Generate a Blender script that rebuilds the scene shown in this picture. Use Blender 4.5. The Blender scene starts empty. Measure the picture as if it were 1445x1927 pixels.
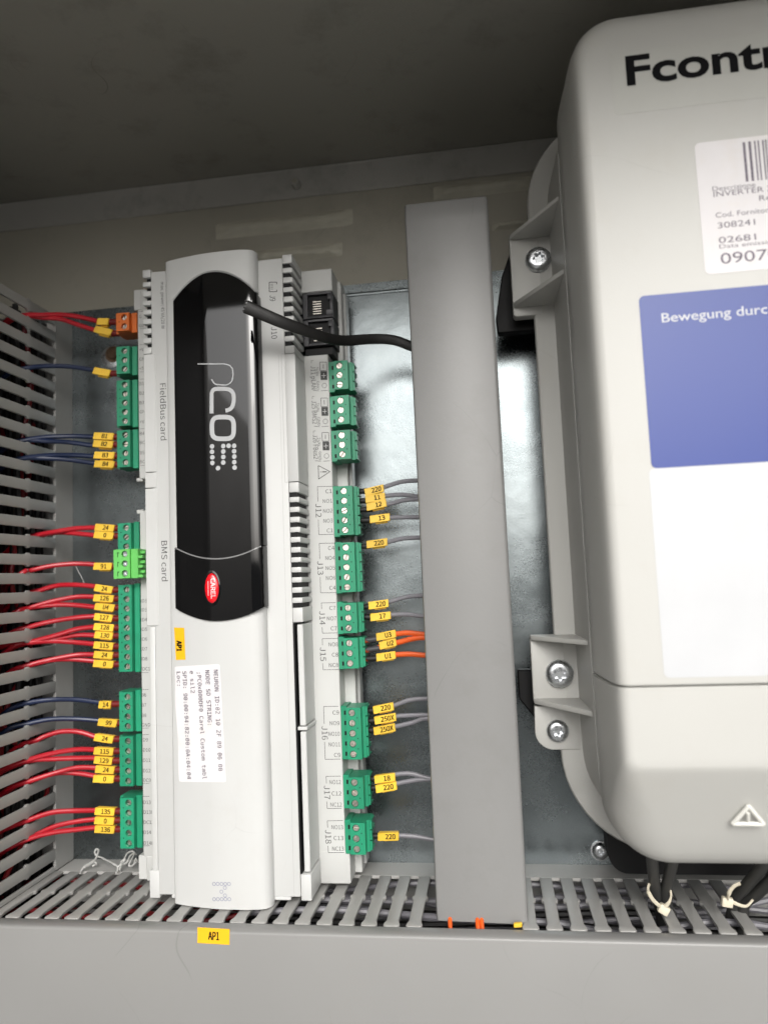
import bpy, bmesh, math, random
from mathutils import Vector, Matrix
random.seed(4)
S = bpy.context.scene
COL = S.collection
PI = math.pi
# ------------------------------------------------------------------ camera
# plate coordinates in millimetres: u right, v up, w out of the mounting plate; world = (u, -w, v)/1000
CAM = Vector((242.33, -155.14, 407.40)); FPX = 1394.96
R_ = Matrix(((0.98914, 0.05361, 0.13681), (-0.04118, 0.99489, -0.09218), (-0.14106, 0.08554, 0.98630)))
def W(p): return Vector((p[0]/1000, -p[2]/1000, p[1]/1000))
cd = bpy.data.cameras.new('camera'); cam = bpy.data.objects.new('camera', cd); COL.objects.link(cam)
rt, up, bk = [Vector((R_[0][i], -R_[2][i], R_[1][i])) for i in range(3)]
m = Matrix((rt, up, bk)).transposed().to_4x4(); m.translation = W(CAM); cam.matrix_world = m
cd.sensor_fit = 'VERTICAL'; cd.sensor_height = 36; cd.sensor_width = 27; cd.lens = FPX/1927*36
cd.clip_start = 0.01; cd.clip_end = 500
cd.dof.use_dof = True; cd.dof.focus_distance = 0.352; cd.dof.aperture_fstop = 7.0
S.camera = cam
# ------------------------------------------------------------------ light
SUN_EL, SUN_AZ = math.radians(30), math.radians(171)
wd = bpy.data.worlds.new('World'); S.world = wd; wd.use_nodes = True
nt = wd.node_tree; bg = nt.nodes['Background']
sky = nt.nodes.new('ShaderNodeTexSky'); sky.sky_type = 'NISHITA'; sky.sun_disc = False
sky.sun_elevation = SUN_EL; sky.sun_rotation = SUN_AZ; sky.dust_density = 6; sky.air_density = 1.0; sky.ozone_density = 1
hs = nt.nodes.new('ShaderNodeHueSaturation'); hs.inputs['Saturation'].default_value = 0.18
nt.links.new(sky.outputs[0], hs.inputs['Color']); nt.links.new(hs.outputs[0], bg.inputs['Color'])
bg.inputs['Strength'].default_value = 0.15
sd = bpy.data.lights.new('sun', 'SUN'); sun = bpy.data.objects.new('sun', sd); COL.objects.link(sun)
sd.energy = 0.6; sd.angle = math.radians(34); sd.color = (1, 0.985, 0.955)
dv = Vector((math.sin(SUN_AZ)*math.cos(SUN_EL), math.cos(SUN_AZ)*math.cos(SUN_EL), math.sin(SUN_EL)))
sun.rotation_euler = dv.to_track_quat('Z', 'Y').to_euler(); sun.location = dv*3
S.view_settings.view_transform = 'Standard'; S.view_settings.look = 'None'
S.view_settings.exposure = 0.4; S.view_settings.gamma = 1
S.cycles.max_bounces = 8; S.cycles.diffuse_bounces = 5
# ------------------------------------------------------------------ pixel -> plane helpers
def _ray(x, y):
    d = Vector(((x-722.5)/FPX, -(y-963.5)/FPX, -1)); return R_ @ d
def P(x, y, w):
    d = _ray(x, y); return CAM + d*((w-CAM[2])/d[2])
def Pu(x, y, u):
    d = _ray(x, y); return CAM + d*((u-CAM[0])/d[0])
def V3(*a): return Vector(a)
# ------------------------------------------------------------------ materials
MAT = {}
def mat(name, col, rough=0.5, metal=0.0, var=0.06, scale=60, bump=0.0, bscale=400, coat=0.0, dirt=None, dscale=12, damt=0.5, spec=0.5, streak=None, trans=0, scr=0, vary=0):
    if name in MAT: return MAT[name]
    m = bpy.data.materials.new(name); m.use_nodes = True; n = m.node_tree; N = n.nodes; L = n.links
    b = N['Principled BSDF']
    b.inputs['Roughness'].default_value = rough; b.inputs['Metallic'].default_value = metal
    b.inputs['Specular IOR Level'].default_value = spec
    if coat: b.inputs['Coat Weight'].default_value = coat; b.inputs['Coat Roughness'].default_value = 0.03
    if trans: b.inputs['Subsurface Weight'].default_value = trans; b.inputs['Subsurface Radius'].default_value = (0.002, 0.002, 0.002)
    tc = N.new('ShaderNodeTexCoord'); mp = N.new('ShaderNodeMapping'); L.new(tc.outputs['Object'], mp.inputs[0])
    if streak: mp.inputs['Scale'].default_value = streak
    nz = N.new('ShaderNodeTexNoise'); nz.inputs['Scale'].default_value = scale; nz.inputs['Detail'].default_value = 6
    L.new(mp.outputs[0], nz.inputs[0])
    rp = N.new('ShaderNodeValToRGB'); c = Vector(col)
    rp.color_ramp.elements[0].position = .3; rp.color_ramp.elements[1].position = .7
    rp.color_ramp.elements[0].color = (*(c*(1-var)), 1); rp.color_ramp.elements[1].color = (*[min(1, x) for x in c*(1+var)], 1)
    L.new(nz.outputs[0], rp.inputs[0]); out = rp.outputs[0]
    if dirt:
        n2 = N.new('ShaderNodeTexNoise'); n2.inputs['Scale'].default_value = dscale; n2.inputs['Detail'].default_value = 9; n2.inputs['Roughness'].default_value = .7
        L.new(tc.outputs['Object'], n2.inputs[0])
        r2 = N.new('ShaderNodeValToRGB'); r2.color_ramp.elements[0].position = .52; r2.color_ramp.elements[1].position = .72
        r2.color_ramp.elements[0].color = (0, 0, 0, 1); r2.color_ramp.elements[1].color = (damt, damt, damt, 1)
        L.new(n2.outputs[0], r2.inputs[0])
        mx = N.new('ShaderNodeMix'); mx.data_type = 'RGBA'; L.new(r2.outputs[0], mx.inputs[0]); L.new(out, mx.inputs[6]); mx.inputs[7].default_value = (*dirt, 1)
        out = mx.outputs[2]
    if vary:
        oi = N.new('ShaderNodeObjectInfo'); ov = N.new('ShaderNodeMapRange'); ov.inputs[3].default_value = 1-vary; ov.inputs[4].default_value = 1+vary*.5; L.new(oi.outputs['Random'], ov.inputs[0])
        hv = N.new('ShaderNodeHueSaturation'); L.new(ov.outputs[0], hv.inputs['Value']); L.new(out, hv.inputs['Color']); out = hv.outputs[0]
    if scr:
        n5 = N.new('ShaderNodeTexNoise'); n5.inputs['Scale'].default_value = 7; L.new(tc.outputs['Object'], n5.inputs[0])
        ad = N.new('ShaderNodeVectorMath'); ad.operation = 'MULTIPLY_ADD'; L.new(n5.outputs['Color'], ad.inputs[0]); ad.inputs[1].default_value = (.25, .25, .25); L.new(tc.outputs['Object'], ad.inputs[2])
        v5 = N.new('ShaderNodeTexVoronoi'); v5.feature = 'DISTANCE_TO_EDGE'; v5.inputs['Scale'].default_value = 13; L.new(ad.outputs[0], v5.inputs['Vector'])
        r5 = N.new('ShaderNodeMapRange'); r5.inputs[1].default_value = 0.0; r5.inputs[2].default_value = .004; r5.inputs[3].default_value = 1; r5.inputs[4].default_value = 0; L.new(v5.outputs['Distance'], r5.inputs[0])
        n6 = N.new('ShaderNodeTexNoise'); n6.inputs['Scale'].default_value = 22; n6.inputs['Detail'].default_value = 3; L.new(tc.outputs['Object'], n6.inputs[0])
        r6 = N.new('ShaderNodeMapRange'); r6.inputs[1].default_value = .53; r6.inputs[2].default_value = .66; L.new(n6.outputs[0], r6.inputs[0])
        mu = N.new('ShaderNodeMath'); mu.operation = 'MULTIPLY'; L.new(r5.outputs[0], mu.inputs[0]); L.new(r6.outputs[0], mu.inputs[1])
        m5 = N.new('ShaderNodeMath'); m5.operation = 'MULTIPLY'; L.new(mu.outputs[0], m5.inputs[0]); m5.inputs[1].default_value = scr
        mx5 = N.new('ShaderNodeMix'); mx5.data_type = 'RGBA'; L.new(m5.outputs[0], mx5.inputs[0]); L.new(out, mx5.inputs[6]); mx5.inputs[7].default_value = (*(c*.35), 1); out = mx5.outputs[2]
    L.new(out, b.inputs['Base Color'])
    if bump:
        n3 = N.new('ShaderNodeTexNoise'); n3.inputs['Scale'].default_value = bscale; n3.inputs['Detail'].default_value = 4
        L.new(mp.outputs[0], n3.inputs[0]); bp = N.new('ShaderNodeBump'); bp.inputs['Strength'].default_value = bump; bp.inputs['Distance'].default_value = 0.0004
        L.new(n3.outputs[0], bp.inputs['Height']); L.new(bp.outputs[0], b.inputs['Normal'])
    r3 = N.new('ShaderNodeMapRange'); r3.inputs[3].default_value = rough*0.85; r3.inputs[4].default_value = min(1, rough*1.2)
    L.new(nz.outputs[0], r3.inputs[0]); L.new(r3.outputs[0], b.inputs['Roughness'])
    MAT[name] = m; return m
M_duct = mat('duct_pvc', (.35, .346, .332), .42, var=.05, scale=30, bump=.08, bscale=900, dirt=(.2, .19, .17), dscale=25, damt=.35)
M_cover = mat('cover_pvc', (.235, .233, .227), .38, var=.03, scale=14, bump=.05, bscale=500, dirt=(.24, .235, .22), dscale=18, damt=.3, scr=.3)
M_trunk = mat('trunk_pvc', (.225, .224, .22), .38, var=.04, scale=14, bump=.08, bscale=600, dirt=(.17, .165, .155), dscale=16, damt=.45, scr=.35)
M_ctrl = mat('housing_plastic', (.545, .55, .54), .42, var=.02, scale=25, bump=.05, bscale=1500, dirt=(.44, .42, .38), dscale=40, damt=.16, scr=.12)
M_ctrl2 = mat('base_plastic', (.52, .525, .51), .45, var=.02, scale=25, bump=.05, bscale=1500, dirt=(.4, .39, .36), dscale=40, damt=.14)
M_inv = mat('inverter_plastic', (.49, .487, .462), .42, var=.02, scale=14, bump=.12, bscale=1800, dirt=(.42, .39, .33), dscale=22, damt=.2, scr=.2)
M_green = mat('terminal_green', (.014, .26, .135), .38, var=.12, scale=90, bump=.08, vary=.14, dirt=(.05, .2, .12), dscale=150, damt=.4)
M_lgreen = mat('terminal_light_green', (.13, .50, .11), .38, var=.08, scale=90)
M_orange = mat('terminal_orange', (.62, .135, .015), .4, var=.08, scale=90)
M_black = mat('black_plastic', (.005, .005, .0055), .55, var=.2, spec=.25)
M_gloss = mat('gloss_black', (.003, .003, .0035), .04, var=.2, coat=.0, spec=.8)
M_screw = mat('nickel_screw', (.66, .62, .56), .3, 1.0, var=.25, scale=500, bump=.3, bscale=2500, vary=.25, dirt=(.25, .2, .15), dscale=400, damt=.5)
M_zinc = mat('zinc_screw', (.62, .64, .66), .27, 1.0, var=.12, scale=300)
M_rust = mat('rusty_screw', (.16, .10, .06), .75, .3, var=.4, scale=300, bump=.4)
M_yel = mat('marker_yellow', (.86, .54, .045), .42, var=.1, scale=160, bump=.1, vary=.16, dirt=(.5, .3, .04), dscale=120, damt=.4)
M_yel2 = mat('sticker_yellow', (.86, .46, .01), .45, var=.03)
M_ink = mat('ink', (.006, .006, .007), .9, var=.1, spec=.15)
M_gink = mat('grey_ink', (.045, .045, .045), .6, var=.3, scale=900)
M_fink = mat('faded_ink', (.15, .13, .165), .6, var=.5, scale=1500)
M_lilac = mat('mark_blue_grey', (.24, .25, .34), .5, var=.1)
M_red = mat('wire_red', (.43, .007, .018), .36, var=.1, scale=40)
M_redd = mat('sleeve_red', (.15, .008, .008), .4, var=.1)
M_redin = mat('wire_red_shaded', (.22, .01, .014), .4, var=.2)  # darker copy of the wire red, with the shade inside the ducts in its colour
M_navy = mat('wire_navy', (.008, .017, .055), .38, var=.15, scale=40)
M_grey = mat('wire_grey', (.20, .195, .215), .38, var=.06, scale=40)
M_org = mat('wire_orange', (.72, .10, .01), .38, var=.05, scale=40)
M_cable = mat('cable_black', (.009, .0085, .008), .5, var=.2)
M_cable2 = mat('cable_dark_grey', (.05, .05, .048), .5, var=.15)
M_tie = mat('nylon_white', (.72, .66, .52), .4, var=.12, scale=300, trans=.2)
M_shav = mat('shaving_white', (.72, .72, .70), .45, var=.1)
M_paper = mat('paper_white', (.71, .69, .70), .55, var=.03, scale=60, dirt=(.66, .60, .52), dscale=50, damt=.35)
M_white = mat('print_white', (.53, .54, .555), .4, var=.02)
M_blue = mat('print_blue', (.019, .046, .25), .4, var=.06, scale=6)
M_logo = mat('logo_silver', (.46, .47, .48), .4, var=.03)
M_badge = mat('badge_red', (.75, .006, .015), .25, var=.05, coat=.6)
M_clear = mat('clear_sticker', (.48, .48, .45), .35, var=.02)
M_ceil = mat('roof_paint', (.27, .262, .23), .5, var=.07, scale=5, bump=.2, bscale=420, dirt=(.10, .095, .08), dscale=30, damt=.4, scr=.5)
M_back = mat('back_paint', (.42, .40, .335), .5, var=.05, scale=12, bump=.1, bscale=300, dirt=(.18, .165, .13), dscale=22, damt=.3, scr=.5)
M_rail = mat('rail_paint', (.44, .43, .40), .45, var=.05, scale=25, bump=.08, dirt=(.13, .125, .11), dscale=30, damt=.4)
M_emb = mat('paint_brush', (.56, .54, .45), .45, var=.07, scale=120, bump=.9, bscale=220, streak=(1, 1, 3))
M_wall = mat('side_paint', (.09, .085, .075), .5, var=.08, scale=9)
M_grnd = mat('roof_deck', (.33, .325, .31), .8, var=.15, scale=3)
# galvanised sheet: metal with spangles and a soft sheen
def galv():
    m = bpy.data.materials.new('galvanised_sheet'); m.use_nodes = True; n = m.node_tree; N = n.nodes; L = n.links; b = N['Principled BSDF']
    b.inputs['Metallic'].default_value = 1
    tc = N.new('ShaderNodeTexCoord'); vo = N.new('ShaderNodeTexVoronoi'); vo.inputs['Scale'].default_value = 1300
    L.new(tc.outputs['Object'], vo.inputs[0])
    nz = N.new('ShaderNodeTexNoise'); nz.inputs['Scale'].default_value = 18; nz.inputs['Detail'].default_value = 8; L.new(tc.outputs['Object'], nz.inputs[0])
    mx = N.new('ShaderNodeMix'); mx.data_type = 'RGBA'; mx.inputs[0].default_value = .14; L.new(nz.outputs[0], mx.inputs[6]); L.new(vo.outputs['Color'], mx.inputs[7])
    bw = N.new('ShaderNodeRGBToBW'); L.new(mx.outputs[2], bw.inputs[0])
    rp = N.new('ShaderNodeValToRGB'); rp.color_ramp.elements[0].position = .25; rp.color_ramp.elements[1].position = .75
    rp.color_ramp.elements[0].color = (.16, .183, .192, 1); rp.color_ramp.elements[1].color = (.26, .288, .295, 1); L.new(bw.outputs[0], rp.inputs[0]); L.new(rp.outputs[0], b.inputs['Base Color'])
    mr = N.new('ShaderNodeMapRange'); mr.inputs[3].default_value = .22; mr.inputs[4].default_value = .33; L.new(bw.outputs[0], mr.inputs[0]); L.new(mr.outputs[0], b.inputs['Roughness'])
    n3 = N.new('ShaderNodeTexNoise'); n3.inputs['Scale'].default_value = 1100; L.new(tc.outputs['Object'], n3.inputs[0])
    n4 = N.new('ShaderNodeTexNoise'); n4.inputs['Scale'].default_value = 26; n4.inputs['Detail'].default_value = 3; L.new(tc.outputs['Object'], n4.inputs[0])
    b4 = N.new('ShaderNodeBump'); b4.inputs['Strength'].default_value = .16; b4.inputs['Distance'].default_value = .003; L.new(n4.outputs[0], b4.inputs['Height'])
    bp = N.new('ShaderNodeBump'); bp.inputs['Strength'].default_value = .17; bp.inputs['Distance'].default_value = .0002; L.new(n3.outputs[0], bp.inputs['Height']); L.new(b4.outputs[0], bp.inputs['Normal']); L.new(bp.outputs[0], b.inputs['Normal'])
    return m
M_galv = galv()
# ------------------------------------------------------------------ mesh builder
ORG = {}
class MB:
    def __init__(s): s.v = []; s.f = []
    def add(s, vs, fs):
        o = len(s.v); s.v += [Vector(x) for x in vs]; s.f += [[i+o for i in f] for f in fs]; return s
    def box(s, a, b):
        x0, y0, z0 = a; x1, y1, z1 = b
        return s.add([(x0,y0,z0),(x1,y0,z0),(x1,y1,z0),(x0,y1,z0),(x0,y0,z1),(x1,y0,z1),(x1,y1,z1),(x0,y1,z1)],
                     [(0,3,2,1),(4,5,6,7),(0,1,5,4),(1,2,6,5),(2,3,7,6),(3,0,4,7)])
    def obox(s, c, x, y, z):      # oriented box: centre and half-axis vectors
        vs = [c+x*i+y*j+z*k for k in (-1, 1) for j in (-1, 1) for i in (-1, 1)]
        return s.add(vs, [(0,2,3,1),(4,5,7,6),(0,1,5,4),(1,3,7,5),(3,2,6,7),(2,0,4,6)])
    def prism(s, pts, o, x, y, z):   # polygon pts in (x,y), extruded along vector z
        n = len(pts); A = [o+x*p[0]+y*p[1] for p in pts]; B = [a+z for a in A]
        return s.add(A+B, [list(range(n))[::-1], list(range(n, 2*n))]+[(i, (i+1) % n, n+(i+1) % n, n+i) for i in range(n)])
    def loft(s, loops, cap0=True, cap1=True):
        n = len(loops[0]); vs = [p for l in loops for p in l]; fs = []
        for k in range(len(loops)-1):
            for i in range(n): fs.append((k*n+i, k*n+(i+1) % n, (k+1)*n+(i+1) % n, (k+1)*n+i))
        if cap0: fs.append(list(range(n))[::-1])
        if cap1: fs.append([(len(loops)-1)*n+i for i in range(n)])
        return s.add(vs, fs)
    def cyl(s, c, ax, r, h, n=16, r2=None):
        ax = Vector(ax).normalized(); t = Vector((1,0,0)) if abs(ax.x) < .9 else Vector((0,1,0)); a = ax.cross(t).normalized(); b = ax.cross(a)
        r2 = r if r2 is None else r2
        L = [[c+a*(rr*math.cos(2*PI*i/n))+b*(rr*math.sin(2*PI*i/n))+ax*hh for i in range(n)] for rr, hh in ((r, 0), (r2, h))]
        return s.loft(L)
    def tube(s, pts, r, n=10, steps=6, flat=None):
        P_ = [Vector(p) for p in pts]; Q = []
        if len(P_) > 2:
            E = [P_[0]*2-P_[1]]+P_+[P_[-1]*2-P_[-2]]
            for i in range(1, len(E)-2):
                for k in range(steps):
                    t = k/steps; a, b, c, d = E[i-1:i+3]
                    Q.append(.5*((2*b)+(c-a)*t+(2*a-5*b+4*c-d)*t*t+(3*b-a-3*c+d)*t**3))
            Q.append(P_[-1])
        else: Q = P_
        loops = []; nrm = None
        for i, q in enumerate(Q):
            d = (Q[min(i+1, len(Q)-1)]-Q[max(i-1, 0)]).normalized()
            if flat is not None: a = (flat-d*flat.dot(d)).normalized()
            elif nrm is None: a = d.orthogonal().normalized()
            else: a = (nrm-d*nrm.dot(d)).normalized()
            nrm = a; b = d.cross(a); rr = r(i/(len(Q)-1)) if callable(r) else r
            ra, rb = rr if isinstance(rr, tuple) else (rr, rr)
            loops.append([q+a*(ra*math.cos(2*PI*j/n))+b*(rb*math.sin(2*PI*j/n)) for j in range(n)])
        return s.loft(loops)
    def ribbon(s, pts, wd, up=Vector((0,0,1)), closed=False):
        n = len(pts); A = []; B = []
        for i in range(n):
            if closed: d = pts[(i+1) % n]-pts[i-1]
            else: d = pts[min(i+1, n-1)]-pts[max(i-1, 0)]
            q = up.cross(d).normalized()*wd/2; A.append(pts[i]+q); B.append(pts[i]-q)
        m_ = n if closed else n-1
        return s.add(A+B, [(i, n+i, n+(i+1) % n, (i+1) % n) for i in range(m_)])
    def disc(s, c, r, n=14, rin=0, sx=1, sy=1):
        A = [c+V3(r*sx*math.cos(2*PI*i/n), r*sy*math.sin(2*PI*i/n), 0) for i in range(n)]
        if not rin: return s.add(A, [list(range(n))])
        B = [c+V3(rin*sx*math.cos(2*PI*i/n), rin*sy*math.sin(2*PI*i/n), 0) for i in range(n)]
        return s.add(A+B, [(i, (i+1) % n, n+(i+1) % n, n+i) for i in range(n)])
    def text(s, txt, o, x, y, h, length=None, align='L', bold=0, face='sans', italic=0, surf=None):
        vs, fs, wd_ = glyphs(txt, bold if face == 'builtin' else 0, face); k = h/CAPS[face]; kx = k if length is None else length/wd_
        off = {'L': 0, 'C': -.5, 'R': -1}[align]*wd_*kx
        x = Vector(x).normalized(); y = Vector(y).normalized()
        out = [o+x*(a*kx+off+italic*b*k)+y*(b*k-0.0) for a, b in vs]
        if surf: out = [V3(p.x, p.y, surf(p.x)) for p in out]
        s.add(out, fs)
        if bold and face != 'builtin':      # heavier strokes: the same letters again, shifted by a fraction of a stroke
            zz = x.cross(y)
            for i, (dx, dy) in enumerate(((1, 0), (0, 1), (1, 1), (.5, .5))): s.add([p+x*(dx*bold*2.2*k)+y*(dy*bold*1.6*k)+zz*(.004*(i+1)) for p in out], fs)
        return s
    def build(s, name, material, parent=None, org=None, bevel=0, seg=1, smooth=False, ang=35, mesh_only=False, weld=True):
        o_ = Vector(org) if org is not None else (ORG[parent] if parent else Vector((0, 0, 0)))
        me = bpy.data.meshes.new(name); me.from_pydata([W(p-o_) for p in s.v], [], s.f)
        bm = bmesh.new(); bm.from_mesh(me)
        if weld: bmesh.ops.remove_doubles(bm, verts=bm.verts, dist=1e-6)
        if weld: bmesh.ops.recalc_face_normals(bm, faces=bm.faces)
        if bevel:
            es = [e for e in bm.edges if len(e.link_faces) == 2 and e.calc_face_angle(0) > math.radians(30)]
            bmesh.ops.bevel(bm, geom=es, offset=bevel/1000, segments=seg, profile=.5, affect='EDGES', clamp_overlap=True)
        bm.to_mesh(me); bm.free()
        if smooth or bevel: me.shade_smooth(); me.set_sharp_from_angle(angle=math.radians(ang))
        me.materials.append(material)
        if mesh_only: return me
        return put(name, me, o_, parent)
def put(name, me, org, parent=None):
    o = bpy.data.objects.new(name, me); COL.objects.link(o); org = Vector(org)
    if parent: o.parent = parent; o.location = W(org-ORG[parent])
    else: o.location = W(org)
    ORG[o] = org; return o
def tag(o, label, cat, group=None):
    o['label'] = label; o['category'] = cat
    if group: o['group'] = group
    return o
def thing(name, org, label, cat, group=None):
    o = bpy.data.objects.new(name, None); COL.objects.link(o); o.location = W(org); ORG[o] = Vector(org); o.empty_display_size = .01
    return tag(o, label, cat, group)
def struct(o): o['kind'] = 'structure'; return o
_G = {}
def font(fn):      # typefaces that ship inside Blender itself; the built-in one if they are missing
    try: return bpy.data.fonts.load(bpy.utils.system_resource('DATAFILES')+'/fonts/'+fn)
    except Exception: return None
FONTS = {'sans': font('Noto Sans CJK Regular.woff2'), 'mono': font('DejaVuSansMono.woff2')}
def glyphs(t, bold=0, face='sans'):
    if (t, bold, face) in _G: return _G[(t, bold, face)]
    c = bpy.data.curves.new('t', 'FONT'); c.body = t
    if FONTS.get(face): c.font = FONTS[face]
    c.body = t; c.resolution_u = 4; c.size = 40; c.offset = bold*40 if face == 'builtin' else 0
    o = bpy.data.objects.new('t', c); COL.objects.link(o); dg = bpy.context.evaluated_depsgraph_get(); dg.update()
    me = bpy.data.meshes.new_from_object(o.evaluated_get(dg)); vs = [(v.co.x/40, v.co.y/40) for v in me.vertices]; fs = [list(p.vertices) for p in me.polygons]
    bpy.data.objects.remove(o); bpy.data.curves.remove(c); bpy.data.meshes.remove(me)
    x0 = min(v[0] for v in vs); x1 = max(v[0] for v in vs); vs = [(a-x0, b) for a, b in vs]
    _G[(t, bold, face)] = (vs, fs, x1-x0); return _G[(t, bold, face)]
CAPS = {f: max(v[1] for v in glyphs('H', 0, f)[0]) for f in ('sans', 'mono', 'builtin')}
U_, V_, W_ = V3(1, 0, 0), V3(0, 1, 0), V3(0, 0, 1)
DN = V3(0, -1, 0)
# ================================================================== SETTING
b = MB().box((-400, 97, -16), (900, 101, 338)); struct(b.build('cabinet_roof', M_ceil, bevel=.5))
b = MB().box((-400, -700, -18), (900, 96.9, -15)); struct(b.build('cabinet_back', M_back))
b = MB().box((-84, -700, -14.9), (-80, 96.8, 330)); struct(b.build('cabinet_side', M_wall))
b = MB().box((-79.8, 78.8, -14.9), (899, 96.97, -13.2)); b.box((-79.8, 96.0, -13.3), (899, 96.97, -12.2)); struct(b.build('cabinet_rail', M_rail, bevel=.4))
g = MB().box((-30000, -1300, -30000), (30000, -1290, 40000)); struct(g.build('ground', M_grnd))
g = MB().box((-9000, -1289, 6000), (9000, 60, 6300)); struct(g.build('reflection_wall', mat('reflection_wall_grey', (.22, .22, .21), .8)))  # unseen wall, added to shape the reflections and the soft fill
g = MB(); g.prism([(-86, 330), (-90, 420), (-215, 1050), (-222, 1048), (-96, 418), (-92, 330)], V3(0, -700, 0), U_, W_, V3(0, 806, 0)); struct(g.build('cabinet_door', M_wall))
# welded pads with brushed paint on the back panel, and the little peg
def pad(x0, y0, x1, y1, label):
    a = P(x0, y0, -14.9); c = P(x1, y1, -14.9); lo, hi = min(a.y, c.y), max(a.y, c.y)
    nx, ny = 40, 8; L = []
    mb = MB(); vs = []
    for j in range(ny+1):
        for i in range(nx+1):
            s, t = i/nx, j/ny; e = min(1, 7*min(s, 1-s), 2.6*min(t, 1-t)); e = e*e*(3-2*e)
            vs.append((a.x+(c.x-a.x)*s, lo+(hi-lo)*t, -15.05+2.6*e+random.uniform(-.3, .3)*e))
    mb.add(vs, [(j*(nx+1)+i, j*(nx+1)+i+1, (j+1)*(nx+1)+i+1, (j+1)*(nx+1)+i) for j in range(ny) for i in range(nx)])
    tag(mb.build('weld_patch', M_emb, smooth=True, org=(a.x, lo, -15)), label, 'weld patch', 'painted weld patches on the back panel')
pad(405, 452, 665, 392, 'raised brush-painted patch on the cream back panel, upper one above the controller')
pad(452, 502, 645, 455, 'raised brush-painted patch on the cream back panel, lower one partly behind the controller')
pad(815, 378, 1000, 330, 'raised brush-painted patch between the grey trunking top and the inverter, uppermost')
pad(925, 435, 1030, 408, 'short raised painted patch just right of the trunking top, above the black bracket')
t = thing('peg', (139, 84.1, -13.2), 'small painted peg sticking out of the rail above the controller', 'peg')
MB().cyl(V3(139, 86, -13.2), W_, 2.6, 6, 16, 2.4).build('stud', M_rail, t, bevel=.3); MB().cyl(V3(139, 86, -7.2), W_, 1.4, .6, 12).build('stud_tip', M_back, t)
# mounting plate
t = thing('mounting_plate', (150, -150, 0), 'galvanised steel mounting plate with dull spangled sheen behind all the devices', 'mounting plate')
mb = MB().box((-78, -420, -2), (600, 15.2, 0)); mb.build('sheet', M_galv, t)
mb = MB(); mb.loft([[V3(u, 9.2+1.4*math.cos(a), -.4+.8*math.sin(a)) for a in [PI*k/8 for k in range(9)]] for u in (150, 205)]); mb.build('pressed_rib', M_galv, t, smooth=True)
def lathe_screw(parent, name, c, prof, mtl, hole=None, hr=1.5, hd=1.0, n=24, tilt=0):
    """prof: (radius, height) list; hole: 'torx' / 'cross' recess in the top"""
    mb = MB(); loops = []
    def ring(rf, h): return [c+V3(rf(2*PI*i/n)*math.cos(2*PI*i/n+tilt), rf(2*PI*i/n)*math.sin(2*PI*i/n+tilt), h) for i in range(n)]
    for r, h in prof: loops.append(ring(lambda a: r, h))
    top = prof[-1][1]
    if hole == 'torx': f = lambda a: hr*(1-.34*(0.5-.5*math.cos(6*a)))
    elif hole == 'cross': f = lambda a: hr*(.28+.72*abs(math.cos(2*a))**1.6)
    if hole:
        loops += [ring(f, top-.02), ring(lambda a: f(a)*.9, top-hd)]
    mb.loft(loops); return mb.build(name, mtl, parent, org=c, smooth=True, ang=40)
lathe_screw(t, 'plate_screw', V3(290.8, -298, 0), [(5, 0), (5, .8), (4.2, .9), (4.1, 1.5), (3.6, 2.4), (2.6, 2.9), (1.8, 3.0)], M_zinc, 'cross', 1.7, 1.4, 32)
lathe_screw(t, 'rusty_bolt', V3(26.5, -13.6, 0), [(5.2, 0), (5, .6), (3.2, .7), (3.2, 2.0), (2.6, 2.5)], M_rust)
lathe_screw(t, 'washer', V3(25.5, -15, 0), [(6.8, 0), (6.8, .5), (6.4, .6)], M_zinc)
lathe_screw(t, 'duct_screw', V3(-24, -18.5, 1.6), [(4, 0), (3.8, 1.2), (2.6, 2.0), (1.8, 2.1)], M_zinc, 'cross', 1.5, 1)
# ================================================================== WIRING DUCTS
def finger_outline(w0, w1, hw):
    pts = [(w0, hw), (40.6, hw), (41.6, hw+.75), (43.2, hw+.8), (44.4, hw-.15), (67, hw-.2), (69.6, hw+.55), (71.4, hw+.65), (w1, hw+.1)]
    return pts+[(a, -b) for a, b in reversed(pts)]
FO = finger_outline(17.4, 72.4, 2.95)
# --- bottom duct: top wall at v=-305.1, slots every 10 mm, slot k centred at 16.4+10k
VB = -305.1; UB = 16.39
t = thing('wiring_duct', (150, VB-60, 0), 'grey slotted wiring duct running along the bottom, with plain lid facing the viewer', 'wiring duct', 'grey slotted wiring ducts')
MB().box((0.6, VB-1.6, .1), (600, VB, 17.5)).build('back_strip', M_duct, t)
MB().box((-78, VB-60, .1), (600, VB-58.4, 72)).build('lower_wall', M_duct, t)
MB().box((-78, VB-58.3, .1), (600, VB-1.7, 1.7)).build('duct_floor', M_duct, t)
cv = [(VB-.6, 72.6), (VB, 73.2), (VB-.05, 79.2), (VB-.35, 80.2), (VB-1.1, 80.8), (VB-61, 81), (VB-61, 79.4), (VB-2, 79.2), (VB-1.8, 72.6)]
mb = MB(); mb.loft([[V3(u, a, b_) for a, b_ in cv] for u in (-300, 600)]); lid = mb.build('duct_lid', M_cover, t, bevel=.25)
fm = MB().prism([(p[0], p[1]) for p in FO], V3(0, 0, 0), W_, U_, V3(0, -1.7, 0)).build('finger', M_duct, None, org=(0, 0, 0), bevel=.38, seg=2, mesh_only=True)
skip = {19.5, 20.5, 21.5, 22.5}
for k in range(-1, 34):
    if UB+10*k-5 > 207 and UB+10*k-5 < 250: continue
    o = put('finger', fm, (UB+10*k-5, VB, 0), t)
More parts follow.
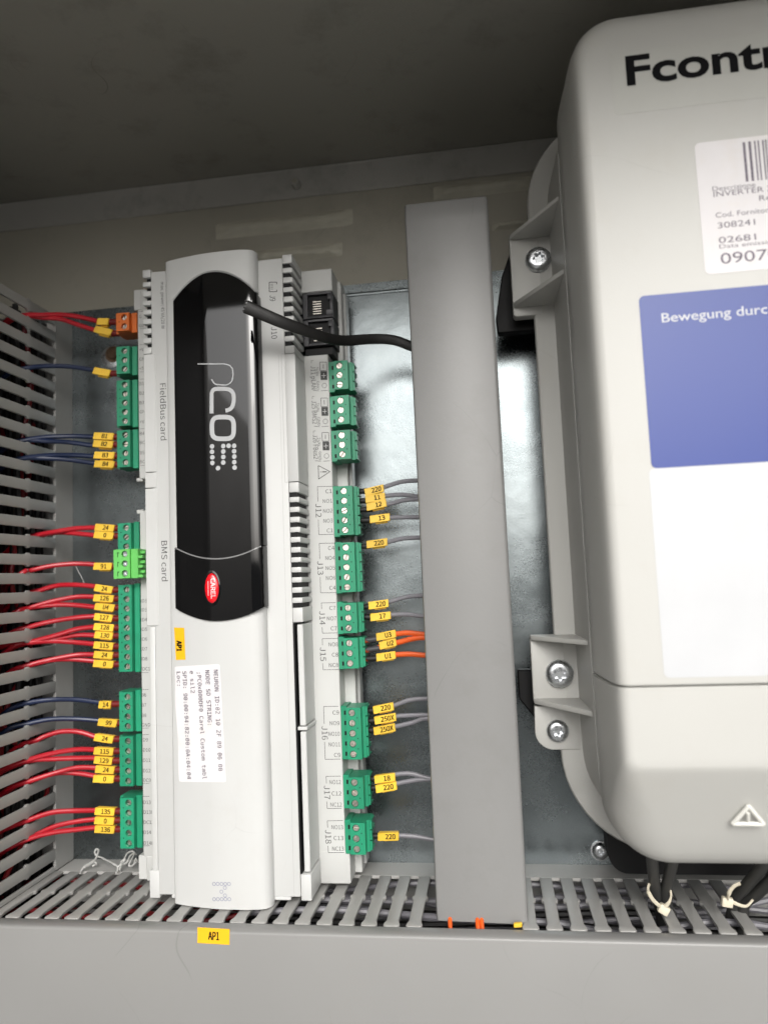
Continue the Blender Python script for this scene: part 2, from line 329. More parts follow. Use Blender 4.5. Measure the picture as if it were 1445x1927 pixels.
def sticker(parent, s, c, xd, yd, lx, ly, th, tl, name='label_sticker', m_=None, italic=0, bold=.01):
    mb = MB().obox(c, xd*lx/2, yd*ly/2, W_*.09); st = mb.build(name, m_ or M_yel2, parent, org=c, bevel=.05)
    MB().text(s, c+W_*.11-yd*th/2, xd, yd, th, tl, 'C', bold).build('lettering', M_ink, st, weld=False)
    return st
ap = P(402, 1761.5, 81); sticker(lid, 'AP1', V3(ap.x, ap.y, 80.98), V3(1, -.03, 0).normalized(), V3(.03, 1, 0).normalized(), 14.7, 6.6, 3.3, 4.8)
# --- left duct: right-hand wall at u=0, slot j centred at v=-1.2-10j
t = thing('wiring_duct', (-62, -150, 0), 'grey slotted wiring duct standing upright along the left edge, red and blue wires entering it', 'wiring duct', 'grey slotted wiring ducts')
MB().box((-1.6, -305, .1), (0, 9, 17.5)).build('back_strip', M_duct, t)
MB().box((-62, -365, .1), (-60.4, 9, 72)).build('outer_wall', M_duct, t); MB().box((-1.65, -304.9, 17.6), (-.05, -302.6, 72)).build('end_strip', M_duct, t, bevel=.3)
MB().box((-60.3, -365, .1), (-1.7, 9, 1.7)).build('duct_floor', M_duct, t)
MB().box((-62.5, -304.8, 72.6), (-.2, 8.5, 80)).build('duct_lid', M_cover, t, bevel=.5)
fl = MB().prism([(p[0], p[1]) for p in FO], V3(0, 0, 0), W_, V_, V3(-1.7, 0, 0)).build('finger', M_duct, None, org=(0, 0, 0), bevel=.38, seg=2, mesh_only=True)
for j in range(0, 31): put('finger', fl, (0, 3.8-10*j, 0), t)
# --- vertical trunking between controller and inverter
t = thing('trunking', (231, -140, 0), 'tall plain grey trunking with closed lid standing between the controller and the inverter', 'trunking')
MB().box((212, -304, .3), (213.6, 23, 63)).box((248, -304, .3), (249.6, 23, 63)).box((213.7, -304, .3), (247.9, 23, 1.8)).build('channel', M_duct, t)
lp = [(210.8, 52), (210.8, 64.6), (211.3, 65.7), (212.4, 66.2), (249.0, 66.2), (250.1, 65.7), (250.7, 64.6), (250.7, 52), (249.7, 52), (249.7, 64.3), (249.2, 64.9), (212.2, 64.9), (211.8, 64.3), (211.8, 52)]
mb = MB(); L = []
for i, v in enumerate([25.0, 24.2]+[24-329.2*k/40 for k in range(1, 41)]):
    off = 0.55 if i == 0 else 0
    L.append([V3(a+(off if a < 230 else -off)*.7, v, c-off) for a, c in lp])
L = [[V3(p.x+.35*math.sin((p.y+300)/105), p.y, p.z+.3*math.sin((p.y+280)/90)) for p in l] for l in L]; last = L[-1]; L[-1] = [V3(p.x, p.y-.9*(p.x-211)/40+random.uniform(-.25, .25), p.z) for p in last]
mb.loft(L); mb.build('trunking_lid', M_trunk, t, smooth=True, ang=40)
# ================================================================== CONTROLLER
ct = thing('controller', (112, -303, 8), 'long light grey programmable controller with glossy black display panel, mounted upright on the plate', 'controller')
VT, VE = 11.9, -303.1
def wc(u):   # front profile of the centre cover
    K = [(84.9, 55.4), (85.6, 56.4), (88, 57.3), (96, 59.3), (106.5, 61.2), (112, 61.6), (122, 61.7), (128, 61.2), (131, 60.3), (133, 58.8), (133.8, 56.5), (136, 52)]
    if u <= K[0][0]: return K[0][1]
    for (a, p), (c, q) in zip(K, K[1:]):
        if u <= c: return p+(q-p)*(u-a)/(c-a)
    return K[-1][1]
def smooth_wc(u): return (wc(u-1.2)+2*wc(u)+wc(u+1.2))/4 if 87.5 < u < 131 else wc(u)
def onc(x, y, off=0.0):  # point on the cover surface seen at a pixel
    w = 61
    for _ in range(3): p = P(x, y, w); w = smooth_wc(p.x)+off
    return P(x, y, w)
def arc3(p0, p1, p2):   # parabola through three (u,v) points
    (a, A), (b_, B), (c, C_) = p0, p1, p2
    return lambda u: A*(u-b_)*(u-c)/((a-b_)*(a-c))+B*(u-a)*(u-c)/((b_-a)*(b_-c))+C_*(u-a)*(u-b_)/((c-a)*(c-b_))
def shell(us, vt, vb, wt, wb, nv=14):   # closed solid over the (u,v) strip
    mb = MB(); n = len(us); F = []; B = []
    for j in range(nv+1):
        for u in us:
            v = vt(u)+(vb(u)-vt(u))*j/nv; F.append(V3(u, v, wt(u))); B.append(V3(u, v, wb))
    N = len(F); q = lambda j, i: j*n+i; fs = []
    for j in range(nv):
        for i in range(n-1):
            fs.append((q(j,i), q(j+1,i), q(j+1,i+1), q(j,i+1))); fs.append((N+q(j,i), N+q(j,i+1), N+q(j+1,i+1), N+q(j+1,i)))
    for i in range(n-1):
        fs.append((q(0,i), q(0,i+1), N+q(0,i+1), N+q(0,i))); fs.append((q(nv,i), N+q(nv,i), N+q(nv,i+1), q(nv,i+1)))
    for j in range(nv):
        fs.append((q(j,0), N+q(j,0), N+q(j+1,0), q(j+1,0))); fs.append((q(j,n-1), q(j+1,n-1), N+q(j+1,n-1), N+q(j,n-1)))
    mb.add(F+B, fs); return mb
def lin(a, b_, n): return [a+(b_-a)*i/n for i in range(n+1)]
# base level (terminal platforms)
base = MB().box((58.6, -95.3, 10), (100, -1.5, 34)).box((58.6, -291, 10), (100, -112.5, 34)).box((100, -287.6, 10), (164.35, -35.4, 34)).box((66, -112.6, 10), (100, -95.2, 34))
base.box((100, -303, 10), (166.4, -287.6, 34)).box((60.2, -303, 10), (100, -291, 34)).box((60.2, -1.5, 10), (151, 10, 34)).box((151.2, -1.2, 8), (167.9, 10.9, 34.6))
base.build('base_housing', M_ctrl2, ct, bevel=.35)
for q in (((56.0, -1.2, 14), (60.1, 10.5, 33)), ((55.4, -302.8, 12), (60.1, -290.9, 33))): MB().box(*q).build('base_foot', M_ctrl2, ct, bevel=.3)
mb = MB().box((56.6, -96.5, 28), (60.2, -94.6, 33.4)).box((56.6, -114.0, 28), (60.2, -111.8, 33.4)); mb.build('mounting_hook', M_ctrl2, ct, bevel=.3)
MB().box((61.5, -111.7, 12), (66.2, -96.4, 31)).build('recess_shade', M_black, ct)  # black block painting the shade of the open gap in the base
MB().box((160, -303, 8), (169.8, 9.5, 20)).build('rail_clip_strip', M_ctrl2, ct, bevel=.4)
MB().box((169.9, -300, 8), (171.6, 4, 16)).build('clear_guide', mat('smoky_plastic', (.34, .345, .34), .25, var=.08), ct, bevel=.3)
# upper housing made of the pieces its seams show
up_ = MB().box((75.95, -301.4, 30), (146.4, 9.9, 54)); up_.build('front_housing', M_ctrl, ct, bevel=.45, seg=2)
def margin(x0, x1, v0, v1, name='front_housing_edge', w1=54, w0=30): return MB().box((x0, v0, w0), (x1, v1, w1)).build(name, M_ctrl, ct, bevel=.4, seg=2)
# right margin: teeth and doors
def teeth(x0, x1, vlist, vtop, vbot, hw=1.15, name='vent_rib'):
    edges = [vtop]+[q for v in vlist for q in (v+hw, v-hw)]+[vbot]
    for a, c in zip(edges[::2], edges[1::2]): MB().box((x0, c, 34.2), (x1, a, 54)).build(name, M_ctrl, ct, org=(x0, c, 34), bevel=.45, seg=2)
VR1 = [P(543, y, 54).y for y in (499, 516.7, 535.6, 553, 572, 590, 609, 627.5, 646)]
teeth(146.5, 151.6, VR1, VT, -39.6)
VR2 = [P(550, y, 54).y for y in (930.9, 949.6, 968.4, 987.5, 1006.3, 1025.3, 1044.4, 1063, 1082, 1101, 1120.5, 1139.6)]
margin(146.3, 151.7, -104.6, -39.9, 'card_door', 54.15)
teeth(146.5, 151.6, VR2, -104.9, -173.5)
MB().box((148.4, -222.8, 32), (151.3, -174.6, 53.6)).build('side_flap', M_ctrl, ct, bevel=.35)
MB().box((148.4, -290.2, 32), (151.3, -225.6, 53.6)).build('side_flap', M_ctrl, ct, bevel=.35)
MB().box((146.3, -225.0, 32), (151.8, -223.3, 53.3)).build('flap_hinge', M_ctrl, ct, bevel=.3)
margin(146.6, 151.6, VE, -291.2); MB().box((146.42, -291, 30), (147.3, -174, 53.75)).build('flap_gap_shade', M_black, ct)  # black liner puts the shade of the deep flap gap into colour
# black blocks standing in for the shade deep inside the vents
for q in (((146.42, -172, 31), (149.9, -105.5, 53.0)), ((146.42, -39, 31), (149.9, 10, 53.0)), ((72.8, -33, 31), (75.9, 10, 51.8))): MB().box(*q).build('vent_shade_block', M_black, ct)
# left margin
VL = [P(275, y, 54).y for y in (526.3, 543.7, 561.8, 578.6, 596, 614, 632, 649.8)]
teeth(71.4, 75.9, VL, VT-.4, -33.6)
for v0, v1 in ((-95.3, -33.9), (-103.4, -95.7), (-172.8, -103.8)): MB().box((71.6, v0, 34.2), (78.0, v1, 54.35)).build('card_door', M_ctrl, ct, bevel=.3)
margin(73.0, 75.9, -291, -173.2); margin(71.4, 76.6, VE, -290.2)
# cut-outs at the ends of the housing
MB().box((133.2, 9.9, 40), (146.4, 10.6, 53.2)).build('top_tab', M_ctrl, ct, bevel=.2)
MB().box((82.5, VE, 40), (86, -301.4, 53.9)).box((132.5, VE, 40), (141.5, -301.4, 53.9)).build('bottom_tab', M_ctrl, ct, bevel=.3)
# thin seams printed as real grooves' shadow edges: fine proud card outline
mb = MB()
mb.box((144.6, -104.8, 54.0), (144.75, -39.6, 54.06)).box((144.6, -39.75, 54.0), (146.4, -39.6, 54.06)).box((144.6, -104.8, 54.0), (146.4, -104.65, 54.06)); mb.box((143.2, -300, 54.0), (143.3, -40, 54.05))
mb.build('seam_line', mat('seam_grey', (.34, .34, .33), .6), ct)
# centre cover
us = lin(84.9, 88, 4)+lin(88, 131, 30)[1:]+lin(131, 133.8, 4)[1:]
arcT = arc3((89.7, -8.5), (112.8, 3.0), (134.4, -9.5)); arcB = arc3((88.5, -164.4), (111, -171.1), (134.2, -165.5)); arcM = arc3((88.5, -134.3), (111, -141.2), (134.2, -136))
vtc = lambda u: 13.4; vbc = lambda u: -304.4
cov = shell(us, vtc, lambda u: arcT(min(134.4, max(89.7, u)))+1.1, smooth_wc, 54.02, 6).build('centre_cover', M_ctrl, ct, bevel=0, smooth=True, ang=28)
shell(us, lambda u: arcB(min(134, max(88.5, u)))-.05, vbc, smooth_wc, 54.02, 30).build('centre_cover', M_ctrl, ct, smooth=True, ang=28)
mb = shell(lin(84.9, 89.6, 8), lambda u: arcT(89.7)+1.0, lambda u: -164.6, smooth_wc, 54.02, 20); mb.build('cover_edge_strip', M_ctrl, ct, smooth=True, ang=28)
# scooped rim above the display
mb = MB(); uu = lin(85.4, 133.4, 40); A = []; B = []
for u in uu:
    A.append(V3(u, arcT(min(134.4, max(89.7, u)))+1.12, smooth_wc(u)-.02)); B.append(V3(u, arcT(min(134.4, max(89.7, u)))-1.6, smooth_wc(u)-2.4))
mb.add(A+B, [(i, i+1, 42+i-1, 41+i) for i in range(40)]); mb.build('display_rim', M_ctrl, ct, smooth=True, weld=False)
# display panel (faceted gloss black)
def wd_(u):
    K = [(89.3, 57.2), (90, 57.9), (106.4, 61.3), (106.9, 61.55), (131, 62.2), (133.4, 61.5), (134.8, 59.6)]
    for (a, p), (c, q) in zip(K, K[1:]):
        if u <= c: return p+(q-p)*max(0, (u-a))/(c-a)
    return K[-1][1]
ud = [89.3, 89.6, 90]+lin(91, 106.2, 8)+[106.65]+lin(107.1, 131, 12)+[131.8, 132.6, 133.4, 134.1, 134.8]
shell(ud, arcT, arcM, wd_, 54.1, 24).build('display_panel', M_gloss, ct, smooth=True, ang=50)
shell([u-.7 if u < 100 else u-.1 for u in ud], lambda u: arcM(u)-.35, arcB, lambda u: wd_(u)+.9, 54.1, 10).build('lower_panel', M_gloss, ct, smooth=True, ang=50)
mb = MB(); mb.ribbon([V3(u, arcM(u)-.1, wd_(u)+.75) for u in lin(88.9, 134, 30)], .8); mb.build('panel_seam', mat('seam_glint', (.2, .2, .2), .3), ct, weld=False)
# badge
c = V3(109.2, -155.3, wd_(109)+.9)
bd = MB(); L = []
for r_, h in ((1.18, 0), (1.16, .35), (1.02, .45), (1.0, .2)): L.append([c+V3(3.7*r_*math.cos(2*PI*i/40), 7.4*r_*math.sin(2*PI*i/40), h) for i in range(40)])
bd.loft(L); rim = bd.build('badge_rim', M_gloss, ct, smooth=True)
L = []
for r_, h in ((1.0, .1), (.96, .5), (.8, .85), (.5, 1.1), (.2, 1.2)): L.append([c+V3(3.55*r_*math.cos(2*PI*i/40), 7.2*r_*math.sin(2*PI*i/40), h) for i in range(40)])
bg_ = MB(); bg_.loft(L); bo = bg_.build('badge', M_badge, ct, smooth=True, ang=60)
mb = MB(); mb.text('CAREL', V3(109.0, -155.3, 64.35), DN, U_, 2.2, 9.6, 'C', .012); mb.v = [V3(p.x, p.y, c.z+1.28-.02*(p.y+155.3)**2*0.55) for p in mb.v]
mb.box((107.6, -158.8, c.z+1.02), (107.85, -151.8, c.z+1.14)); mb.build('lettering', mat('badge_print', (.75, .6, .6), .4), bo, weld=False)
# display logo strokes
def dl(x, y, off=.08):
    x, y = 300+x*.2802, 640+y*.2802; w = 61.5
    for _ in range(3): p = P(x, y, w); w = wd_(p.x)+off
    return P(x, y, w)
def dense(pts, closed=False, k=4):
    n = len(pts); Q = []
    g_ = (lambda i: pts[i % n]) if closed else (lambda i: pts[max(0, min(n-1, i))])
    for i in range(n if closed else n-1):
        for s in range(k):
            t_ = s/k; a, b_, c_, d = g_(i-1), g_(i), g_(i+1), g_(i+2)
            Q.append(tuple(.5*((2*b_[j])+(c_[j]-a[j])*t_+(2*a[j]-5*b_[j]+4*c_[j]-d[j])*t_*t_+(3*b_[j]-a[j]-3*c_[j]+d[j])*t_**3) for j in (0, 1)))
    if not closed: Q.append(pts[-1])
    return Q
mb = MB()
mb.ribbon([dl(257+12*i, 160, .14) for i in range(14)]+[dl(*q, .14) for q in dense([(430, 160), (465, 167), (488, 188), (494, 215), (494, 250), (484, 280), (455, 300), (410, 300), (375, 294), (352, 264)])], .62)
mb.ribbon([dl(*q) for q in [(352, 493), (352, 440), (352, 370)]+dense([(352, 358), (362, 336), (385, 328), (450, 328), (480, 338), (498, 365), (500, 410), (490, 448), (470, 466), (445, 474)])], 2.0)
ring = []
for a in range(48):
    th = 2*PI*a/48; c_, s_ = math.cos(th), math.sin(th); r_ = 73/((abs(c_)**3.6+abs(s_)**3.6)**(1/3.6)); ring.append(dl(427+r_*c_, 590+r_*s_))
mb.ribbon(ring, 2.3, closed=True)
for x, y in [(355,714),(355,750),(357,787),(357,825),(395,860),(430,712),(430,748),(430,785),(430,822),(466,710),(503,710),(503,746),(504,782),(504,820),(506,856)]: mb.disc(dl(x, y), 1.18, 14)
mb.build('display_logo', M_logo, ct, weld=False)
# printed marks on the controller
pr = MB(); prL = MB()
def vtxt(s, x0, y0, y1, h, w=54.06, m_=None, bold=0, xo=0):     # reading downwards, baseline on the left
    a = P(x0, y0, w); c_ = P(x0, y1, w); (m_ or pr).text(s, V3(a.x+xo, a.y, w), DN, U_, h, abs(c_.y-a.y), 'L', bold)
vtxt('FieldBus card', 301.5, 722, 829, 3.0); vtxt('BMS card', 304, 1018, 1094, 3.0)
vtxt('max. power: 45 VA/20 W', 303, 531, 619, 1.75); vtxt('input: 24 V~ 50...60 Hz / 28...36 V =', 313.6, 531, 664, 1.75)
vtxt('J9', 508, 556, 567, 2.9); vtxt('J10', 510.5, 616, 638, 2.9)
def ln(x0, y0, x1, y1, w, wd=.22, m_=None): (m_ or pr).ribbon([P(x0, y0, w), P(x1, y1, w)], wd)
for q in ((507, 531, 521, 531), (507, 531, 507, 549), (507, 549, 521, 549), (521, 531, 521, 535), (521, 545, 521, 549)): ln(*q, 54.06, .35)
for y in (535, 538, 541, 544): ln(510, y, 514, y, 54.06)
pr.build('front_lettering', M_gink, ct, weld=False)['kind'] = 'stuff'
pr = MB(); WL = 34.08
J = [('J12', 597.5, 600, 915.7, 1006, 626.5, 628, [(923.6,'C1'),(941.7,'NO1'),(960.3,'NO2'),(979,'NO3'),(997.5,'C1')], 624.5, 627),
     ('J13', 601, 603.5, 1022.5, 1115.6, 630.5, 633, [(1030.5,'C4'),(1049,'NO4'),(1068,'NO5'),(1086.8,'NO6'),(1105.5,'C4')], 629.5, 632),
     ('J14', 604.8, 607, 1134.6, 1191.5, 632, 635, [(1143.5,'C7'),(1163,'NO7'),(1182,'C7')], 632, 634.5),
     ('J15', 606.5, 608, 1202, 1260.5, 636, 637.5, [(1212,'NO8'),(1231.5,'C8'),(1251,'NC8')], 636.5, 637),
     ('J16', 609, 612, 1329.6, 1429, 637, 641, [(1340.5,'C9'),(1360.5,'NO9'),(1380.5,'NO10'),(1400.5,'NO11'),(1420.5,'C9')], 638, 641),
     ('J17', 613.7, 615.8, 1461, 1521.5, 641, 643, [(1471.5,'NO12'),(1493,'C12'),(1514,'NC12')], 641.5, 643.5),
     ('J18', 616, 618, 1544.7, 1604.5, 645.5, 648, [(1556.5,'NO13'),(1577,'C13'),(1597,'NC13')], 645.7, 647)]
for nm, xa, xb, y0, y1, xr0, xr1, rows, xt0, xt1 in J:
    ym = (y0+y1)/2; xm = (xa+xb)/2; hb = 17 if len(nm) < 5 else 15
    ln(xa, y0, xr0, y0-.5, WL, .24); ln(xa, y0, xa+(xb-xa)*.38, ym-hb, WL, .24); ln(xb-(xb-xa)*.38, ym+hb, xb, y1, WL, .24); ln(xb, y1, xr1, y1-.5, WL, .24)
    vtxt(nm, xm-5, ym-13, ym+13, 2.9, WL)
    for i, (y, s) in enumerate(rows):
        x = xt0+(xt1-xt0)*i/max(1, len(rows)-1); p = P(x, y+4, WL); pr.text(s, V3(p.x, p.y, WL), U_, V_, 1.95, 1.6*len(s)+.1 if len(s) < 4 else 1.45*len(s), 'R')
for x0, y0, s, tx in ((602, 681.5, 'J11 pLAN', (687, 733)), (603.8, 749, 'J25 BMS2', (752, 798)), (606, 814, 'J26 FBus2', (816, 864))):
    # minus box, filled plus box, circle
    for (bx, by, fill) in ((x0, y0, 0), (x0+1, y0+17, 1)):
        if fill:
            q = [P(bx, by, WL), P(bx+12.6, by, WL), P(bx+13, by+16.5, WL), P(bx+.6, by+16.5, WL)]; pr.add(q, [(0, 1, 2, 3)])
            cc = P(bx+6.4, by+8.2, WL+.05); prL.box((cc.x-.12, cc.y-1.2, WL+.04), (cc.x+.12, cc.y+1.2, WL+.07)); prL.box((cc.x-1.2, cc.y-.12, WL+.04), (cc.x+1.2, cc.y+.12, WL+.075))
        else:
            q = [P(bx, by, WL), P(bx+12.6, by, WL), P(bx+13, by+16, WL), P(bx+.6, by+16, WL)]
            for a, c_ in zip(q, q[1:]+q[:1]): pr.ribbon([a, c_], .28)
            ln(bx+6.4, by+4, bx+6.6, by+12, WL, .35)
    pr.disc(P(x0+8.6, y0+44, WL), 1.35, 18, 1.13)
    vtxt('Tx/Rx', x0-7.5, y0+9.5, y0+26, 1.25, WL); vtxt('GND', x0-6, y0+36, y0+52, 1.25, WL)
    vtxt(s, x0-17, tx[0]+2, tx[1], 2.5, WL)
    ln(x0-16, y0-3, x0-16, y0+2, WL, .2); ln(x0-16, y0-3, x0-12, y0-3, WL, .2); ln(x0-13, y0+53, x0-2, y0+54, WL, .24); ln(x0+2, y0+54, x0+15, y0+53, WL, .24)
for a, c_ in (((599, 876), (599.7, 901.5)), ((599.7, 901.5), (621, 887.5)), ((621, 887.5), (599, 876))): ln(*a, *c_, WL, .35)
ln(606, 888, 615, 887.8, WL, .5); pr.disc(P(603.5, 888.2, WL), .28, 8)
for y, s in ((599, 'G'), (616, 'G0'), (661, '+Vterm'), (679, 'GND'), (696.5, '+5VREF'), (725, 'B1'), (743, 'B2'), (761, 'B3'), (778, 'GND'), (797, '+VDC'), (819, 'B4'), (836, 'BC4'), (855, 'B5'), (872, 'BC5'),
             (1134, 'ID3'), (1151, 'ID3'), (1169.5, 'ID4'), (1187.5, 'ID5'), (1206, 'ID6'), (1224.5, 'ID7'), (1243, 'ID8'), (1262, 'IDC1'), (1311, 'B6'), (1330, 'B7'), (1349.5, 'B8'), (1367.5, 'GND'),
             (1395.5, 'ID9'), (1414.5, 'ID10'), (1434, 'ID11'), (1453.5, 'ID12'), (1471.5, 'IDC9'), (1513, 'ID13'), (1531.5, 'ID13H'), (1550.5, 'IDC13'), (1569.5, 'ID14'), (1590, 'ID14H')):
    p = P(262.3+(y-600)*.0066, y, WL); pr.text(s, V3(p.x, p.y, WL), U_, V_, 1.75)
for y in (586, 618.6, 648.7, 700, 713.6, 807, 876, 1266, 1298, 1370.5, 1382.6, 1474.7, 1499, 1592): ln(263+(y-600)*.0066, y, 275+(y-600)*.0075, y-.5, WL, .18)
pr.build('terminal_lettering', M_gink, ct, weld=False)['kind'] = 'stuff'; prL.build('plus_signs', M_ctrl, ct, weld=False)['kind'] = 'stuff'
# cover marks: ring emblem at the foot
mb = MB()
for x, y in [(x, 1733) for x in (527, 551, 576, 600, 624)]+[(597, 1758), (575, 1783), (598, 1808)]+[(x, 1832) for x in (528, 552, 577, 601, 626)]:
    p = onc(250+x*.2905, 1160+y*.2905, .16); mb.disc(p, .88, 14, .62)
mb.build('foot_emblem', M_lilac, ct, weld=False)
# yellow sticker and white sticker on the cover
def quad_sticker(name, corners, m_, nu=10, nv=10, rad=0, wob=0):
    vs = []
    TL, TR, BR, BL = [Vector(c_) for c_ in corners]
    for j in range(nv+1):
        for i in range(nu+1):
            s, t_ = i/nu, j/nv; a = TL.lerp(TR, s).lerp(BL.lerp(BR, s), t_); lift = .08
            if wob:
                e = min(1, 6*s); lift += wob*(1-e)*abs(math.sin(t_*9))
                if i == 0: a += Vector((wob*4*math.sin(t_*11+1), 0))
            if rad:
                for cx, cy, kx, ky in ((0, 0, s*nu, t_*nv), (1, 0, (1-s)*nu, t_*nv), (0, 1, s*nu, (1-t_)*nv), (1, 1, (1-s)*nu, (1-t_)*nv)):
                    if kx == 0 and ky == 0: a += ((TL+BR)/2-a).normalized()*rad
            vs.append(onc(a.x, a.y, lift))
    mb = MB(); n = nu+1; fs = [(j*n+i, (j+1)*n+i, (j+1)*n+i+1, j*n+i+1) for j in range(nv) for i in range(nu)]
    top = vs; bot = [v-W_*.09 for v in vs]; N = len(vs)
    mb.add(top+bot, fs+[tuple(N+k for k in f[::-1]) for f in fs]); return mb.build(name, m_, ct, smooth=True, weld=False)
ys = quad_sticker('label_sticker', [(328, 1181), (347, 1181.5), (349.5, 1241.5), (331.5, 1242)], M_yel2, 4, 8)
mb = MB(); a = onc(332.5, 1205, .2); mb.text('AP1', a, DN, U_, 2.7, 5.0, 'L', .02, surf=lambda u: smooth_wc(u)+.16); mb.build('lettering', M_ink, ys, weld=False)
wsr = quad_sticker('label_sticker', [(328, 1254.5), (414, 1249.5), (425.8, 1472), (338, 1471.5)], M_paper, 18, 40, 1.2, .22)
mb = MB()
def stx(s, x0, y0, x1, y1, h):
    a = onc(x0, y0, .2); c_ = onc(x1, y1, .2); d = c_-a; d.z = 0; L_ = d.length; d.normalize(); pd = V3(-d.y, d.x, 0)
    mb.text(s, a, d, pd, h, L_, 'L', 0, 'mono', surf=lambda u: smooth_wc(u)+.55)
K = .2905; Q = lambda x, y: (250+x*K, 1160+y*K)
stx('NEURON ID:02 10 2F 89 06 00', *Q(526, 345), *Q(557, 1000), 2.15); stx('NODE SD STRING:', *Q(472, 348), *Q(489, 702), 2.15)
stx(';PCOx000DF0 Carel Custom tabl', *Q(419, 362), *Q(455, 1052), 2.15); stx('e sil2', *Q(372, 352), *Q(379, 495), 2.15)
stx('SPID: 90:00:94:82:00:0A:04:04', *Q(325, 355), *Q(355, 1052), 2.15); stx('Loc:', *Q(287, 358), *Q(291, 448), 2.15)
mb.build('lettering', M_fink, wsr, weld=False)
# telephone-style sockets, top right
def jack(v0, v1):
    j = MB().box((151.8, v0, 20), (168, v1, 33.5)); j = j.build('socket', M_black, ct, bevel=.3)
    f = MB(); f.box((151.8, v0, 33.4), (154.6, v1, 35.2)); f.box((154.6, v1-1.0, 33.4), (168, v1, 35.8)); f.box((154.6, v0, 33.4), (168, v0+1.2, 35.8)); f.box((164.5, v0+1.2, 33.4), (168, v0+4, 35.8)); f.box((165.4, v1-4, 33.4), (168, v1-1, 35.8)); f.box((166.6, v0+4, 33.4), (168, v1-4, 35.8))
    f.build('socket_frame', mat('socket_plastic', (.03, .03, .034), .35, var=.2), j, bevel=.15)
    g_ = MB(); 
    for k in range(6): g_.box((157, v0+3+k*1.3, 33.45), (161.5, v0+3.35+k*1.3, 33.7))
    g_.build('contact', M_screw, j)
jack(-15.9, -2.0); jack(-30.6, -16.6)
MB().box((151.8, -35.2, 14), (167, -31, 32.5)).build('socket_header', M_black, ct, bevel=.2)
# ================================================================== TERMINAL BLOCKS
PITCH = 5.02
_T = {}
def term_mesh(n, side, kind='std'):
    key = (n, side, kind)
    if key in _T: return _T[key]
    # local frame: x towards the wires (0..), v downwards from the top, w; side=+1 wires to the right
    sx = side; mb = MB(); W0 = 15; FW = 7.4
    def X(a): return a*sx
    H = n*PITCH; cx = 2.9; r = 1.72 if kind == 'std' else 1.7
    nseg = 16
    for k in range(n):      # front face with real round wells
        v1 = -k*PITCH; v0 = v1-PITCH; cv_ = (v0+v1)/2; ringp = []; sq = []
        for i in range(nseg):
            a = 2*PI*(i+.5)/nseg; ca, sa = math.cos(a), math.sin(a); ringp.append((cx+r*ca, cv_+r*sa))
            tx = ((FW-cx) if ca > 0 else cx)/abs(ca) if abs(ca) > 1e-6 else 1e9; ty = (PITCH/2)/abs(sa) if abs(sa) > 1e-6 else 1e9; q = min(tx, ty); sq.append((cx+q*ca, cv_+q*sa))
        corners = [(FW, v1), (0, v1), (0, v0), (FW, v0)]
        vs = [V3(X(a), b_, 0) for a, b_ in sq]+[V3(X(a), b_, 0) for a, b_ in ringp]+[V3(X(a), b_, -3.2) for a, b_ in ringp]
        fs = [(i, (i+1) % nseg, nseg+(i+1) % nseg, nseg+i) for i in range(nseg)]+[(nseg+i, nseg+(i+1) % nseg, 2*nseg+(i+1) % nseg, 2*nseg+i) for i in range(nseg)]+[list(range(2*nseg, 3*nseg))]
        base_ = len(vs)
        for ci, (a, b_) in enumerate(corners):
            vs.append(V3(X(a), b_, 0))
        # fill square corners
        def quad(a, b_): return (0 if a > cx else 1) if b_ > cv_ else (3 if a > cx else 2)
        for i in range(nseg):
            p, q = sq[i], sq[(i+1) % nseg]
            if abs(p[0]-q[0]) > 1e-6 and abs(p[1]-q[1]) > 1e-6:
                mx_, my_ = (p[0]+q[0])/2, (p[1]+q[1])/2; ci = (0 if mx_ > cx else 1) if my_ > cv_ else (3 if mx_ > cx else 2); fs.append((i, base_+ci, (i+1) % nseg))
        mb.add(vs, fs)
    # sides of the head
    mb.add([V3(X(0), 0, 0), V3(X(FW), 0, 0), V3(X(FW), -H, 0), V3(X(0), -H, 0), V3(X(0), 0, -W0), V3(X(FW), 0, -W0), V3(X(FW), -H, -W0), V3(X(0), -H, -W0)],
           [(0, 1, 5, 4), (1, 2, 6, 5), (2, 3, 7, 6), (3, 0, 4, 7), (4, 5, 6, 7)])
    a, b_ = sorted((X(FW-.2), X(FW+1.6))); mb.box((a, -H, -W0), (b_, 0, -4.2))
    a, b_ = sorted((X(FW+1.5), X(FW+2.5)))
    for k in range(n):
        mb.box((a, -(k+1)*PITCH+.35, -W0+1), (b_, -(k+1)*PITCH+.85, -5.2)); mb.box((a, -k*PITCH-.85, -W0+1), (b_, -k*PITCH-.35, -5.2)); mb.box((a, -(k+1)*PITCH+.85, -6.6), (b_, -k*PITCH-.85, -5.2))
    for k in range(n-1):
        c_ = V3(X(cx+2.9), -(k+1)*PITCH-.2, 0.03)
    me = mb.build('block_body', {'std': M_green, 'orange': M_orange, 'light': M_lgreen}[kind], None, org=(0, 0, 0), mesh_only=True)
    # header (dark) towards the controller
    hd = MB(); a, b_ = sorted((X(-3.2), X(-.15))); hd.box((a, -H-.6, -W0), (b_, .6, -2.6))
    hme = hd.build('header', {'std': M_green, 'orange': M_orange, 'light': M_lgreen}[kind], None, org=(0, 0, 0), bevel=.2, mesh_only=True)
    hk = MB()
    for k in range(n):
        if side > 0: a, b_ = sorted((X(-1.5), X(-.5))); hk.box((a, -(k+.75)*PITCH, -2.65), (b_, -(k+.35)*PITCH, -2.5))
        hk.disc(V3(X(5.6), -(k+.98)*PITCH, .04), .32, 8) if k < n-1 else None
    kme = hk.build('keyhole', M_black, None, org=(0, 0, 0), mesh_only=True)
    _T[key] = (me, hme, kme); return _T[key]
